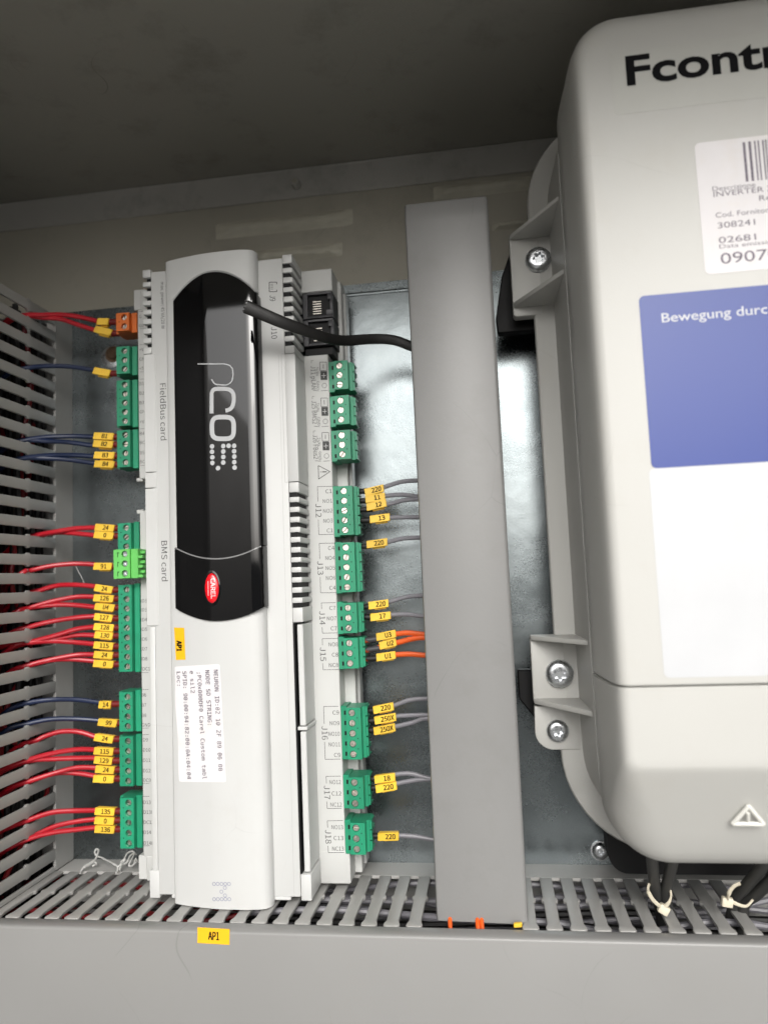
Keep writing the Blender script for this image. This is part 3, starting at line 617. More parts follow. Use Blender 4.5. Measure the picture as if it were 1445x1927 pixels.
def slot_screw():
    mb = MB(); r = 1.5; g_ = .24; n = 12
    for s in (1, -1):
        a0 = math.asin(g_/r); pts = [(r*math.cos(a0+(PI-2*a0)*i/n), s*r*math.sin(a0+(PI-2*a0)*i/n)) for i in range(n+1)]
        mb.prism(pts, V3(0, 0, -1.3), U_, V_, V3(0, 0, 1.3))
    mb.cyl(V3(0, 0, -1.7), W_, r, .5, 20)
    return mb.build('screw', M_screw, None, org=(0, 0, 0), bevel=.07, mesh_only=True)
SCR = slot_screw()
def terminal(pf, pl, n, side, label, kind='std', wf=37.2, u=None, depth=-.75, rots=None, grp=None):
    a = P(*pf, wf); c_ = P(*pl, wf); vm = (a.y+c_.y)/2; um = ((a.x+c_.x)/2) if u is None else u
    top = vm+n*PITCH/2; ox = um-2.9*side
    me, hme, kme = term_mesh(n, side, kind); org = V3(ox, top, wf)
    t = thing('terminal_block', org, label, 'terminal block', grp or ('green plug-in terminal blocks' if kind == 'std' else None))
    put('block_body', me, org, t); put('header', hme, org, t); put('keyhole', kme, org, t)
    for k in range(n):
        s = put('screw', SCR, org+V3(2.9*side, -(k+.5)*PITCH, depth), t); s.rotation_euler[1] = random.uniform(0, PI)
    return t
LT = [((237.3, 596.6), (236.8, 613.3), 2, 'orange', 'orange two-screw terminal block at the top left of the controller'),
 ((236.3, 659.5), (235.8, 694.7), 3, 'std', 'green three-screw terminal block just below the orange one, rusty bolt beside it'),
 ((237, 723.2), (237.5, 792.5), 5, 'std', 'green five-screw terminal block on the upper left with no wires in it'),
 ((238, 817.4), (239, 870.3), 4, 'std', 'green four-screw terminal block taking the blue wires marked B1 to B4'),
 ((239.5, 992.9), (239.7, 1028.5), 3, 'std', 'green three-screw terminal block partly covered by the pale green one'),
 ((240.2, 1108.6), (240.6, 1255.7), 9, 'std', 'longest green terminal block, nine screws, row of red wires on its left'),
 ((241, 1311.2), (241.2, 1367.6), 4, 'std', 'green four-screw terminal block with two blue wires, below the nine-screw block'),
 ((241.2, 1394.7), (241.8, 1470.5), 5, 'std', 'green five-screw terminal block taking red wires 24, 115, 129, 24 and 0'),
 ((242, 1511), (242.5, 1587.3), 5, 'std', 'lowest green terminal block on the left side of the controller, five screws')]
for a, c_, n, kd, lb in LT: terminal(a, c_, n, -1, lb, kd, u=52.3, depth=-1.5)
RT = [((636.7, 687.5), (639, 723.8), 3, 'topmost green terminal block on the right side, three bright screws beside J11'),
 ((640, 753.2), (641.7, 789.5), 3, 'green three-screw terminal block beside J25, second from top on the right'),
 ((642, 818.5), (643.8, 855), 3, 'green three-screw terminal block beside J26, just above the warning triangle'),
 ((646.5, 923.6), (649.4, 997.7), 5, 'green five-screw terminal block beside J12 with grey wires 220, 11, 12 and 13'),
 ((650.4, 1029.9), (652.5, 1105.2), 5, 'green five-screw terminal block beside J13 with a single grey wire'),
 ((653.1, 1144), (653.6, 1182), 3, 'green three-screw terminal block beside J14 with grey wires 220 and 17'),
 ((656.3, 1210), (658.3, 1249), 3, 'green three-screw terminal block beside J15 fed by the orange wires'),
 ((660.3, 1340.4), (663.3, 1421), 5, 'green five-screw terminal block beside J16 with two wires marked 250X'),
 ((664.4, 1472.3), (666.3, 1513), 3, 'green three-screw terminal block beside J17 with grey wires 18 and 220'),
 ((666.3, 1558.4), (668.5, 1598.6), 3, 'lowest green terminal block on the right side, beside J18 with one wire')]
for a, c_, n, lb in RT: terminal(a, c_, n, 1, lb, 'std', u=170.6, depth=-.35)
# pale green block sitting on top
a, c_ = P(233, 1042.8, 44), P(233.8, 1079.6, 44); vm = (a.y+c_.y)/2; org = V3(55.2+2.9, vm+7.6, 44.5)
t = thing('terminal_block', org, 'pale green three-screw terminal block mounted higher than the others, wire 91 in it', 'terminal block')
me, hme, kme = term_mesh(3, -1, 'light'); put('block_body', me, org, t)
MB().box((49.0, vm-7.6, 31), (50.75, vm+7.6, 44.4)).build('block_lip', M_lgreen, t, bevel=.15)
mb = MB().box((58.2, vm-7.6, 30), (62, vm+7.6, 43.4))
for k in range(3): mb.box((61.0, vm-7.4+k*5.02, 36), (64.4, vm-5.9+k*5.02, 43.0)).box((60.5, vm-5.0+k*5.02, 32), (64.4, vm-3.4+k*5.02, 40.5))
mb.build('block_ribs', M_lgreen, t, bevel=.15)
mk = MB()
for k in range(3): mk.box((51.3, vm+6.1-k*5.02, 44.52), (51.6, vm+3.6-k*5.02, 44.56)).box((51.3, vm+6.1-k*5.02, 44.52), (52.1, vm+5.6-k*5.02, 44.56))
mk.build('slot_marks', M_black, t)
for k in range(3):
    lathe_screw(t, 'screw', org+V3(-2.9, -(k+.5)*PITCH, -1.9), [(1.55, 0), (1.55, .6), (1.3, .9)], M_zinc, 'cross', .9, .7, 24, random.uniform(0, 1.5))
# ================================================================== WIRES
def wire_marker(w_obj, q0, q1, wz, s, hgt=3.9, clip=1, shear=.5, ital=0, pos=.0, mute=False):
    A = P(q0[0]+random.uniform(-1.2, 1.2), q0[1]+random.uniform(-.7, .7), wz); B = P(q1[0]+random.uniform(-1, 1), q1[1]+random.uniform(-.7, .7), wz); d = B-A; d.z = 0; L_ = d.length; d.normalize(); nn = V3(-d.y, d.x, 0); mid = (A+B)/2
    mb = MB(); h = hgt/2; pts = [(-L_/2, -h), (L_/2-shear, -h), (L_/2, h), (-L_/2+shear, h)]
    mb.prism(pts, mid+W_*.6, d, nn, W_*1.1)
    mb.prism([(-L_/2+.4, -h+.3), (L_/2-.5, -h+.3), (L_/2-.5, h-.3), (-L_/2+.4, h-.3)], mid-W_*2.2, d, nn, W_*2.9)
    if clip: mb.prism([(-L_/4, -h-.75), (L_/3, -h-.75), (L_/3, 0), (-L_/4, 0)], mid-W_*1.6, d, nn, W_*1.5)
    mo = mb.build('marker', M_yel, w_obj, org=mid, bevel=.15)
    if s:
        th = 2.35; wl = {1: 1.5, 2: 3.2, 3: 5.0, 4: 6.6}[len(s)]
        MB().text(s, mid+W_*1.74-nn*th/2+d*pos, d, nn, th, wl, 'C', .009, italic=ital).build('lettering', M_ink, mo, weld=False)
    return mo
def lwire(m_, pts, wend, q0, q1, s, label, cat='wire', inside=None, ital=0, tilt=0, r=1.3, entry='slot', unl=0, grp=None):
    """pts: pixels from the marker towards the duct; the last lies in the slot"""
    e = Pu(pts[-1][0], pts[-1][1], -1.0); w0 = 26.0; x0, x1 = pts[0][0], pts[-1][0]
    out = []
    for x, y in pts:
        t_ = (x-x1)/(x0-x1); t_ = max(0, min(1, t_)); w = e.z+(w0-e.z)*t_; out.append(P(x, y+random.uniform(-.9, .9), w+random.uniform(-1.2, 1.2)*(0 < t_ < 1)))
    ins = inside or []
    if ins:
        for x, y in ins: out.append(P(x, y, out[-1].z+5))
        l = out[-1]; out.append(l+V3(-8, -6, 2))
    else: out += [e+V3(-9, -3, 3), e+V3(-24, -14, 2)]
    yc = (q0[1]+q1[1])/2; ym = pts[0][1]
    mend = P(q1[0], q1[1], 26)
    st = V3(50.0, mend.y, 25.5)
    start = V3(49.6, P(226, q1[1], 26).y, 25.5)
    t = thing('wire', start, label, cat, grp)
    MB().tube([start, P(q1[0]-2, q1[1], 25.8)*.5+start*.5, P(q0[0]+6, q0[1], 26)]+out, r, 10, 6).build('insulation', m_, t, smooth=True)
    MB().tube([start+V3(1.5, 0, 0), P(q1[0]-6, q1[1], 26)], r+.42, 12).build('sleeve', M_redd, t, smooth=True)
    wire_marker(t, q0, q1, 26.4, s, 3.9, 1, .5, ital, 0.6)
    return t
RW = 'red wires running from the left duct to the controller'; BW = 'blue wires running from the left duct to the controller'
lw = [
 (M_red, [(180,604),(148,596),(114,592),(80,592),(52,592.5)], [], (184,606.5),(208,606.5), '', 'upper red wire at the top left, unnumbered yellow clip beside the orange block', RW, 0),
 (M_red, [(180,621),(148,611),(114,601),(80,597),(54,595)], [], (181,620.5),(213,628), '', 'lower red wire at the top left, bent yellow clip under the orange block', RW, 0),
 (M_navy, [(176,696),(131,689),(86.5,689),(52,693)], [], (177,698.5),(211,703.5), '', 'single navy wire with an unnumbered clip at the block below the orange one', BW, 0),
 (M_navy, [(178,821.5),(138,820.8),(90,822.5),(50,828)], [], (179,821),(218,822.5), 'B1', 'navy wire with yellow marker B1, highest of the four B wires', BW, .15),
 (M_navy, [(176.5,838),(131,833),(90,829.5),(52,829)], [], (177,835.5),(216,837), 'B2', 'navy wire with yellow marker B2, sharing a slot with B1 above it', BW, .15),
 (M_navy, [(178,859),(138,856.5),(93,857),(48,862)], [], (179,857),(218,858.5), 'B3', 'navy wire with yellow marker B3, third of the four B wires', BW, .15),
 (M_navy, [(178,872.7),(131,866),(90,862),(50,862.5)], [], (179,873),(218,874.5), 'B4', 'navy wire with yellow marker B4, lowest of the four B wires', BW, .15),
 (M_red, [(183,993.6),(145,994.8),(109,999.7),(73,1007)], [], (182,992),(219,994.5), '24', 'red wire marked 24 at the block half covered by the pale green one', RW, .15),
 (M_red, [(179,1007),(136,1003),(106.6,1002.8),(78,1007.4)], [], (180,1006.5),(217,1009), '0', 'red wire marked 0 just above the pale green terminal block', RW, .15),
 (M_red, [(179,1062.6),(140.5,1061.4),(97,1065),(55.7,1073.5)], [(46,1076)], (179,1065),(214,1066.5), '91', 'red wire marked 91 going to the pale green terminal block', RW, 0),
 (M_red, [(181,1103.8),(145,1100),(109,1102.6),(75,1111)], [], (181,1105.5),(216,1110.5), '24', 'red wire marked 24 at the first screw of the nine-screw block', RW, 0),
 (M_red, [(179,1123),(145,1123),(97,1133),(56,1144)], [(36,1149)], (179,1124),(217,1126.5), '126', 'red wire marked 126 at the second screw of the longest terminal block', RW, 0),
 (M_red, [(179,1141.3),(136,1139),(102,1138.4),(58,1144.5)], [], (180,1141),(218,1143.5), 'U4', 'red wire marked U4, between the wires 126 and 127', RW, .2),
 (M_red, [(180,1159.5),(145,1162),(97,1169),(56,1180)], [], (180,1160.5),(216,1164), '127', 'red wire marked 127 at the fourth screw, just below U4', RW, 0),
 (M_red, [(180,1179),(145,1183.7),(102,1197),(58,1208.7)], [], (180,1179),(218,1181.5), '128', 'red wire marked 128, rising steeply to its marker above wire 130', RW, .1),
 (M_red, [(179,1195),(145,1196),(104,1203),(59,1209.6)], [(30,1214)], (180,1194),(217,1196.5), '130', 'red wire marked 130, middle of three leaving one slot together', RW, .15),
 (M_red, [(178.7,1212.8),(135.6,1209),(97,1206.7),(55.7,1210)], [(0,1218)], (179,1213),(217,1216.5), '115', 'red wire marked 115 in the nine-screw block, under wire 130', RW, 0),
 (M_red, [(179,1232),(145,1232),(97,1240.6),(56,1251.5)], [], (179,1231),(217,1233), '24', 'red wire marked 24 at the eighth screw of the nine-screw block', RW, .15),
 (M_red, [(178.5,1244.3),(135.6,1240.6),(97,1242.6),(57,1252)], [], (179,1247),(217,1250.5), '0', 'red wire marked 0 at the last screw of the nine-screw block', RW, .15),
 (M_navy, [(187.7,1322),(145,1317),(97,1317),(53,1323)], [(22,1333.5)], (188,1325),(213,1325), '14', 'dark navy wire with a turned yellow clip, above the wire marked 99', BW, 0),
 (M_navy, [(186,1356),(145,1353.6),(97,1353.6),(53,1361.6)], [(19,1370.5)], (187,1357.5),(224,1361), '99', 'blue wire with yellow marker 99', BW, .15),
 (M_red, [(180.4,1386),(150,1377.8),(116,1376),(85,1385),(70,1392)], [], (181,1386.5),(217,1391), '24', 'red wire marked 24, arching over from the slot just below blue wire 99', RW, .1),
 (M_red, [(179,1410.5),(145,1411),(97,1417.7),(53,1430)], [(0,1450.5)], (179,1411.5),(217,1413.5), '115', 'red wire marked 115 lying above wire 129', RW, 0),
 (M_red, [(179,1427),(140.5,1426),(102,1427.5),(56,1432)], [(6,1451)], (179,1428.5),(216,1431.5), '129', 'red wire marked 129 directly under the lower wire 115', RW, 0),
 (M_red, [(182,1444.4),(145,1445.6),(104,1454),(53,1471)], [], (182,1446),(219,1448.5), '24', 'red wire marked 24 just below wire 129', RW, .1),
 (M_red, [(179,1461),(145,1455),(106.6,1455),(60,1469)], [], (179,1463.5),(218,1465.5), '0', 'red wire marked 0 below wire 129, at the last screw of its block', RW, .1),
 (M_red, [(180,1524),(135.6,1526.7),(97,1530),(53,1543.7)], [(0,1565.5)], (180,1524.5),(220,1526.5), '135', 'red wire marked 135, highest of the three at the lowest left block', RW, .05),
 (M_red, [(180,1542.5),(145,1546),(104,1556),(64,1573)], [], (180,1541.5),(218,1543.5), '0', 'red wire marked 0 between wires 135 and 136', RW, .05),
 (M_red, [(180,1558),(135.6,1562),(97,1566.7),(53,1580)], [(0,1605.5)], (180,1558.5),(219,1560.5), '136', 'red wire marked 136, bottom wire of the whole left side', RW, .05)]
for m_, pts, ins, q0, q1, s, lb, gp, it in lw: lwire(m_, pts, 0, q0, q1, s, lb, inside=ins, ital=it, grp=gp)
GW = 'grey wires between the controller and the trunking'; OW = 'orange wires between the controller and the trunking'
def rwire(m_, sl, mk, pts, s, label, grp, w0=27, slm=M_cable, r=1.12, ital=0, pos=1.0, clip=1):
    a = P(*sl[0], w0); start = V3(177.2, a.y, w0)
    t = thing('wire', start, label, 'wire', grp)
    path = [start, P(*sl[1], w0), P((mk[0][0]+mk[1][0])/2, (mk[0][1]+mk[1][1])/2, w0)]+[P(x, y, w0) for x, y in pts]
    path.append(path[-1]+V3(6, -1, 0)); path.append(path[-1]+V3(8, -8, 0))
    MB().tube(path, r, 10, 6).build('insulation', m_, t, smooth=True)
    MB().tube([start-V3(1, 0, 0), P(*sl[1], w0)+V3(1.5, 0, 0)], lambda q: 1.3 if q < .1 else 1.65, 12).build('sleeve', slm, t, smooth=True)
    wire_marker(t, *mk, w0+.2, s, 3.9, clip, .3, ital, pos)
rw = [
 (M_grey, [(673,925),(685,924.6)], [(685.5,927),(724,918.5)], [(728,915),(754,907),(782,904.5)], '220', 'grey wire marked 220, topmost wire on the right side', GW, .1),
 (M_grey, [(673,943),(687,942)], [(687,940.5),(726.5,934)], [(727,933),(756,931),(782,934)], '11', 'grey wire marked 11 just under the topmost 220 marker', GW, 0),
 (M_grey, [(675,960),(696,958)], [(690,955.5),(729,947)], [(730,949),(758,942),(782,940)], '12', 'grey wire marked 12, squeezed under marker 11', GW, .1),
 (M_grey, [(675,979.6),(695,979)], [(695.5,978),(734.5,973)], [(736,974),(760,973.6),(783,973.4)], '13', 'grey wire marked 13, lowest of the four beside J12', GW, 0),
 (M_grey, [(676,1028.4),(692,1028)], [(690.5,1025),(729.5,1020.5)], [(731,1019.5),(758,1013.5),(784.5,1012)], '220', 'grey wire with faded marker 220, alone beside J13', GW, 0),
 (M_grey, [(678,1142.6),(693.6,1141.5)], [(693.5,1140.5),(732,1134)], [(734,1132),(762,1124),(789,1121)], '220', 'grey wire marked 220 beside J14, above wire 17', GW, .1),
 (M_grey, [(678,1161),(695.7,1162)], [(696.5,1162),(735.5,1158)], [(737,1157),(764,1156),(790,1159)], '17', 'grey wire marked 17 in the middle screw beside J14', GW, 0),
 (M_org, [(686,1205.5),(707,1202)], [(708,1198.5),(747,1192)], [(749,1192.5),(768,1191),(793,1193.5)], 'U3', 'orange wire marked U3, highest of the three orange ones', OW, 0),
 (M_org, [(687,1223.6),(709,1219.5)], [(714,1214.5),(747.5,1207.5)], [(749,1209),(772,1203),(793,1200)], 'U2', 'orange wire marked U2, tilted marker between U3 and U1', OW, .2),
 (M_org, [(685,1240),(706,1238.5)], [(707.5,1237.5),(745,1231.5)], [(747,1232),(770,1231),(795,1233)], 'U1', 'orange wire marked U1, running level below the other two orange wires', OW, .05),
 (M_grey, [(685,1337.6),(701,1336.5)], [(702,1336),(741.5,1328.5)], [(743,1327),(768,1318),(798,1314.8)], '220', 'grey wire marked 220 above the two 250X wires', GW, .1),
 (M_grey, [(688,1357),(705,1355)], [(705.5,1355),(747,1348)], [(749,1347.5),(775,1346),(799,1345.6)], '250X', 'grey wire with the upper of the two 250X markers', GW, .1),
 (M_grey, [(688,1374),(704,1373.5)], [(704.5,1375),(744.5,1368)], [(747,1366.5),(775,1360),(799,1352.5)], '250X', 'grey wire with the lower of the two 250X markers', GW, .1),
 (M_grey, [(690.7,1465.5),(704,1465.5)], [(704,1466),(744.5,1461.5)], [(747,1457),(773,1456),(804,1464)], '18', 'grey wire marked 18 at the top screw beside J17', GW, .05),
 (M_grey, [(692,1482.6),(706,1482.6)], [(706.5,1483.5),(748,1477.5)], [(749,1474),(776,1469),(804,1466.6)], '220', 'grey wire marked 220 directly below wire 18', GW, .05),
 (M_grey, [(693,1572.8),(710,1572.8)], [(710.5,1573.5),(751,1572)], [(753,1572.3),(780,1574),(809,1579)], '220', 'grey wire marked 220, lowest wire on the right side', GW, .0)]
for m_, sl, mk, pts, s, lb, gp, it in rw:
    rwire(m_, sl, mk, pts, s, lb, gp, slm=(mat('sleeve_charcoal', (.05, .05, .055), .35) if s in ('U3', 'U2') else M_cable), ital=it, r=1.35 if m_ is M_org else 1.15)
# loose wires inside the ducts
def loose(m_, pts, label, r=1.25, cat='wire', grp='wires lying inside the ducts'):
    o = MB().tube(pts, r, 8, 6).build('wire', m_, None, org=pts[0], smooth=True); tag(o, label, cat, grp)
random.seed(11)
for i in range(5):
    u = -9-9*i; loose(M_redin, [V3(u+random.uniform(-3, 3), v, 10+random.uniform(0, 44)) for v in range(0, -300, -37)], 'red wire running upright inside the left duct, %s' % ['nearest the slots', 'second from the slots', 'midway across the duct', 'next to the farthest one', 'farthest from the slots'][i])
for i in range(6):
    loose(M_redin, [V3(u, VB-9-7*(i % 4)+random.uniform(-3, 3), 12+9*i+random.uniform(-5, 5)) for u in range(-30, 150, 30)], 'red wire lying inside the left half of the bottom duct')
for i in range(9):
    loose(M_grey, [V3(u, VB-8-6*(i % 4)+random.uniform(-4, 4), 8+5*i+random.uniform(-5, 5)) for u in range(120, 400, 35)], 'grey wire lying inside the right half of the bottom duct', 1.5)
random.seed(23)
mb = MB()  # black wire bundles added to darken the inside of both ducts
for i in range(44):
    u = -8-random.random()*48; w = 3+random.random()*58; mb.tube([V3(u+random.uniform(-2, 2), v, w+random.uniform(-3, 3)) for v in range(6, -366, -46)], 1.6, 7, 4)
o = mb.build('filler_wire_bundle', M_cable, None, org=(-30, -150, 30), smooth=True); o['kind'] = 'stuff'; tag(o, 'dense bundle of black wires added to darken the left duct behind its slots', 'wire bundle')
mb = MB()
for i in range(34):
    v = VB-12-random.random()*42; w = 4+random.random()*62; mb.tube([V3(u, v+random.uniform(-2, 2), w+random.uniform(-3, 3)) for u in range(-60, 480, 60)], 1.6, 7, 4)
o = mb.build('filler_wire_bundle', M_cable, None, org=(150, VB-30, 30), smooth=True); o['kind'] = 'stuff'; tag(o, 'dense bundle of black wires added to darken the bottom duct behind its slots', 'wire bundle')
for x, s in ((846, 'left'), (898, 'middle'), (906, 'right')):
    a = P(x, 1742, 69.5); a.y = VB+1; loose(M_org, [V3(a.x, VB+6, 58), V3(a.x, VB, 66.5), V3(a.x+.3, VB-3, 68.5), V3(a.x+1, VB-10, 66), V3(a.x+2, VB-20, 58)], f'orange wire at the foot of the trunking, {s} of three', .95, 'wire', 'orange wires at the foot of the trunking')
a = P(974, 1741, 70); o = MB().obox(V3(a.x, VB+.6, 70.2), V3(1.8, .2, 0), V3(0, .9, 0), V3(0, 0, .9)).build('wire_marker', M_yel, None, org=a, bevel=.3); tag(o, 'loose yellow marker tip poking out at the bottom right corner of the trunking lid', 'wire marker')
# ================================================================== FLAT BLACK CABLE
def cpt(x, y, w): return P(x, y, w)
cp = [cpt(463, 577, 82), cpt(490, 589, 80), cpt(530, 606, 76), cpt(575, 622, 68), cpt(615, 636, 58), cpt(650, 641, 47), cpt(700, 638, 36), cpt(740, 640, 31), cpt(775, 652, 29)]
cp.append(cp[-1]+V3(8, -3, -2))
t = thing('cable', cp[0], 'flat black cable with a cut end hanging over the display, entering the grey trunking', 'cable')
fl_ = V3(.25, 1, 0).normalized()
mb = MB()
mb.tube(cp, lambda q: (3.2-.55*min(1, q*2.2), 1.15), 24, 8, flat=V3(.25, 1, .1))
mb.build('sheath', M_cable, t, smooth=True)
mb = MB()
for i in range(4): mb.cyl(cp[0]+V3(.25, 1, 0).normalized()*(i*1.6-2.4)+V3(.6, 0, 0), (-1, .3, .1), .42, 1.6, 8)
mb.build('cut_cores', M_cable2, t)
# ================================================================== INVERTER
iv = thing('inverter', (400, -260, 0), 'large cream plastic frequency inverter on the right, blue and white front label, out of focus', 'inverter')
def rrect(u0, u1, v0, v1, r, w, n=8, rb=None):
    pts = []; q = r; rb = r if rb is None else rb
    for cx, cy, a0, r in ((u1-q, v1-q, 0, q), (u0+q, v1-q, 90, q), (u0+rb, v0+rb, 180, rb), (u1-rb, v0+rb, 270, rb)):
        for i in range(n+1):
            a = math.radians(a0+90*i/n); pts.append(V3(cx+r*math.cos(a), cy+r*math.sin(a), w))
    return pts
UR = 505
# base flange and tub
mb = MB(); mb.loft([rrect(271.6, UR+14, -285, 76, 46, w, 12) for w in (33, 33.6)]+[rrect(271.0, UR+14, -285.6, 76.5, 46, 36, 12), rrect(271.2, UR+14, -285.4, 76.3, 46, 39.4, 12), rrect(272.0, UR+13, -284.6, 75.6, 45, 40.4, 12), rrect(279.6, UR+4, -276.4, 68.4, 40, 40.9, 12), rrect(280.8, UR+3, -275.5, 67.5, 39, 41.6, 12)]); mb.build('base_flange', M_inv, iv, smooth=True, ang=50)
mb = MB(); mb.loft([rrect(280.8, UR+3, -275, 67, 38, 41, 12), rrect(281.6, UR+2, -274, 66, 37, 60, 12), rrect(282.2, UR+2, -272.5, 65, 36, 83.5, 12)]); mb.build('base_tub', M_inv, iv, smooth=True, ang=50)
mb = MB(); mb.loft([rrect(284.5, UR, -268, 63, 34, 83, 12), rrect(284.5, UR, -268, 63, 34, 88, 12)]); mb.build('lid_gap_shade', M_black, iv, smooth=True, ang=50)  # black band painting the shade in the gap between tub and lid
rings = [(87, 282.6, -268.6, 66.6, 27, 0), (88.5, 282.0, -269.2, 67.2, 27, 0), (98, 282.4, -268.0, 66.4, 26, 0), (102, 282.6, -266.4, 66.0, 25.5, 0), (105, 282.9, -263.8, 65.6, 25, 0), (108, 283.1, -260.2, 65.2, 24, 0),
         (113, 283.5, -252.2, 64.4, 22, 0), (119, 284.0, -242.5, 63.0, 20, 0), (124, 284.7, -234.4, 60.8, 18, 0), (127, 285.4, -229.4, 58.4, 16.5, 0), (128.6, 286.3, -226.8, 56.2, 15.5, 0), (129.6, 287.6, -225.0, 53.8, 14.5, 0), (130, 289.4, -223.7, 51.4, 13, 0)]
def lid_mesh():
    mb = MB(); mb.loft([rrect(u0, UR-(u0-282), v0, v1, r, w, 12, rb) for (w, u0, v0, v1, r, _), rb in zip(rings, (25, 25, 24, 23, 22, 20, 17, 13, 9, 6.5, 5, 4, 3))]); return mb
def halves(vcut, keep_up, name):
    mb = lid_mesh(); o_ = ORG[iv]; me = bpy.data.meshes.new(name); me.from_pydata([W(p-o_) for p in mb.v], [], mb.f)
    bm = bmesh.new(); bm.from_mesh(me); bmesh.ops.recalc_face_normals(bm, faces=bm.faces)
    co = W(V3(0, vcut, 0)-o_); co.x = 0
    res = bmesh.ops.bisect_plane(bm, geom=bm.verts[:]+bm.edges[:]+bm.faces[:], plane_co=co, plane_no=(0, 0, 1), clear_inner=keep_up, clear_outer=not keep_up)
    ed = [e for e in res['geom_cut'] if isinstance(e, bmesh.types.BMEdge)]; bmesh.ops.holes_fill(bm, edges=ed)
    bmesh.ops.bevel(bm, geom=[e for e in bm.edges if all(abs(v.co.z-co.z) < 1e-6 for v in e.verts)], offset=.0005, segments=2, affect='EDGES')
    bm.to_mesh(me); bm.free(); me.shade_smooth(); me.set_sharp_from_angle(angle=math.radians(48)); me.materials.append(M_inv)
    return put(name, me, o_, iv)
lidU = halves(-196.1, True, 'lid'); lidL = halves(-196.7, False, 'terminal_cover')
# ears with gussets
def ear(v0, v1, u0, name, w=40.6, down=.0):
    mb = MB(); mb.prism([(u0+1, v0), (283, v0), (283, v1), (u0+1, v1), (u0, v1-1), (u0, v0+1)], V3(0, 0, 34), U_, V_, W_*(w-34)); e = mb.build(name, M_inv, iv, bevel=.6, seg=2)
    return e
def gusset(v, th, ua, wa, ub, wb, name='gusset', v2=None):
    mb = MB(); v2 = v if v2 is None else v2
    mb.add([V3(ua, v, 36), V3(ub, v2, 36), V3(ub, v2, wb), V3(ua, v, wa), V3(ua, v-th, 36), V3(ub, v2-th, 36), V3(ub, v2-th, wb), V3(ua, v-th, wa)], [(0,1,2,3),(4,7,6,5),(0,4,5,1),(1,5,6,2),(2,6,7,3),(3,7,4,0)])
    mb.build(name, M_inv, iv, org=(ua, v, wa), bevel=.45, seg=2)
ear(-26.4, 15.6, 260.9, 'mounting_ear'); gusset(15.6, 2.2, 261.2, 42, 284, 80); gusset(-19.5, 2.4, 261.2, 42, 284, 82)
ear(-216.4, -184.4, 259.6, 'mounting_ear'); gusset(-184.2, 2.2, 259.8, 42, 284, 80); gusset(-214.0, 2.4, 259.8, 42, 284, 80)
mb = MB(); mb.prism([(259.8, -217.6), (285, -217.6), (285, -238), (268, -238)]+[(268+8.4*math.cos(a)-.2, -229.6+8.4*math.sin(a)) for a in [math.radians(265-10*k) for k in range(9)]], V3(0, 0, 34), U_, V_, W_*7.2); mb.build('corner_lobe', M_inv, iv, bevel=.6, seg=2)
HEAD = [(1.0, 0), (1.0, .22), (.94, .42), (.82, .58), (.66, .67), (.56, .69)]
def big_screw(c, r, tilt, name='screw', hr=.42): return lathe_screw(iv, name, c, [(a*r, b_*r*.75) for a, b_ in HEAD], M_zinc, 'torx', r*hr*1.15, 2.6, 48, tilt)
big_screw(V3(274.6, 1.6, 40.8), 6.4, .2); big_screw(V3(272.5, -202.6, 40.8), 6.6, .5); big_screw(V3(269.9, -229.1, 41.3), 5.2, .8)
# front print
WF = 130.12
def iq(x, y, w=WF): return P(x, y, w)
def plate_on(name, u0, v1, u1, v0, m_, w=130.06, r=2.0, parent=lidU):
    mb = MB(); mb.loft([rrect(u0, u1, v0, v1, r, w, 5), rrect(u0, u1, v0, v1, r, w+.08, 5)]); return mb.build(name, m_, parent, org=(u0, v0, w))
cs = plate_on('name_sticker', 298.2, 42.5, 420, 17.2, M_clear, 130.02)
FL = 50.2*glyphs('Fcontrol', .026, 'builtin')[2]/(glyphs('Fcont', .026, 'builtin')[2]*1.03)
MB().text('Fcontrol', V3(303.8, 28.6, 130.2), V3(1, .002, 0), V_, 11.2, FL, 'L', .026, 'builtin').build('lettering', M_ink, cs, weld=False)
plate_on('blue_label', 302.2, -54.2, 440, -118.7, M_blue, 130.04)
wl = plate_on('white_label', 301.2, -118.75, 440, -193.4, M_white, 130.045)
mb = MB(); p = iq(1245, 607); mb.text('Bewegung durch', V3(p.x, p.y, 130.2), V3(1, .002, 0), V_, 3.4, 39.5, 'L', .004, 'builtin'); mb.build('label_lettering', M_white, lidU, weld=False)
ps = plate_on('barcode_sticker', 326.2, 2.4, 400, -48.4, M_paper, 130.05)
mb = MB(); p0 = iq(1396, 268); p1 = iq(1402, 342); u = p0.x; random.seed(5)
while u < 380:
    wv = random.choice([.5, .5, .9, 1.3]); mb.box((u, p1.y, 130.16), (u+wv, p0.y, 130.18)); u += wv+random.choice([.5, .7, 1.1])
for s, x, y, h, L_ in (('Descrizione', 1340, 360, 1.7, 15), ('INVERTER ZIEHL', 1342, 371, 2.0, 29), ('Rev', 1428, 378, 2.0, 6), ('Cod. Fornitore', 1346, 410, 1.9, 20), ('308241', 1350, 430, 2.2, 13), ('02681  2GE', 1352, 458, 2.3, 27), ('Data emissione', 1353, 468, 1.5, 22), ('09070123', 1356, 497, 4.0, 32)):
    p = iq(x, y); mb.text(s, V3(p.x, p.y, 130.17), V3(1, .002, 0), V_, h, L_, 'L', .0, 'builtin')
mb.build('lettering', M_fink, ps, weld=False)
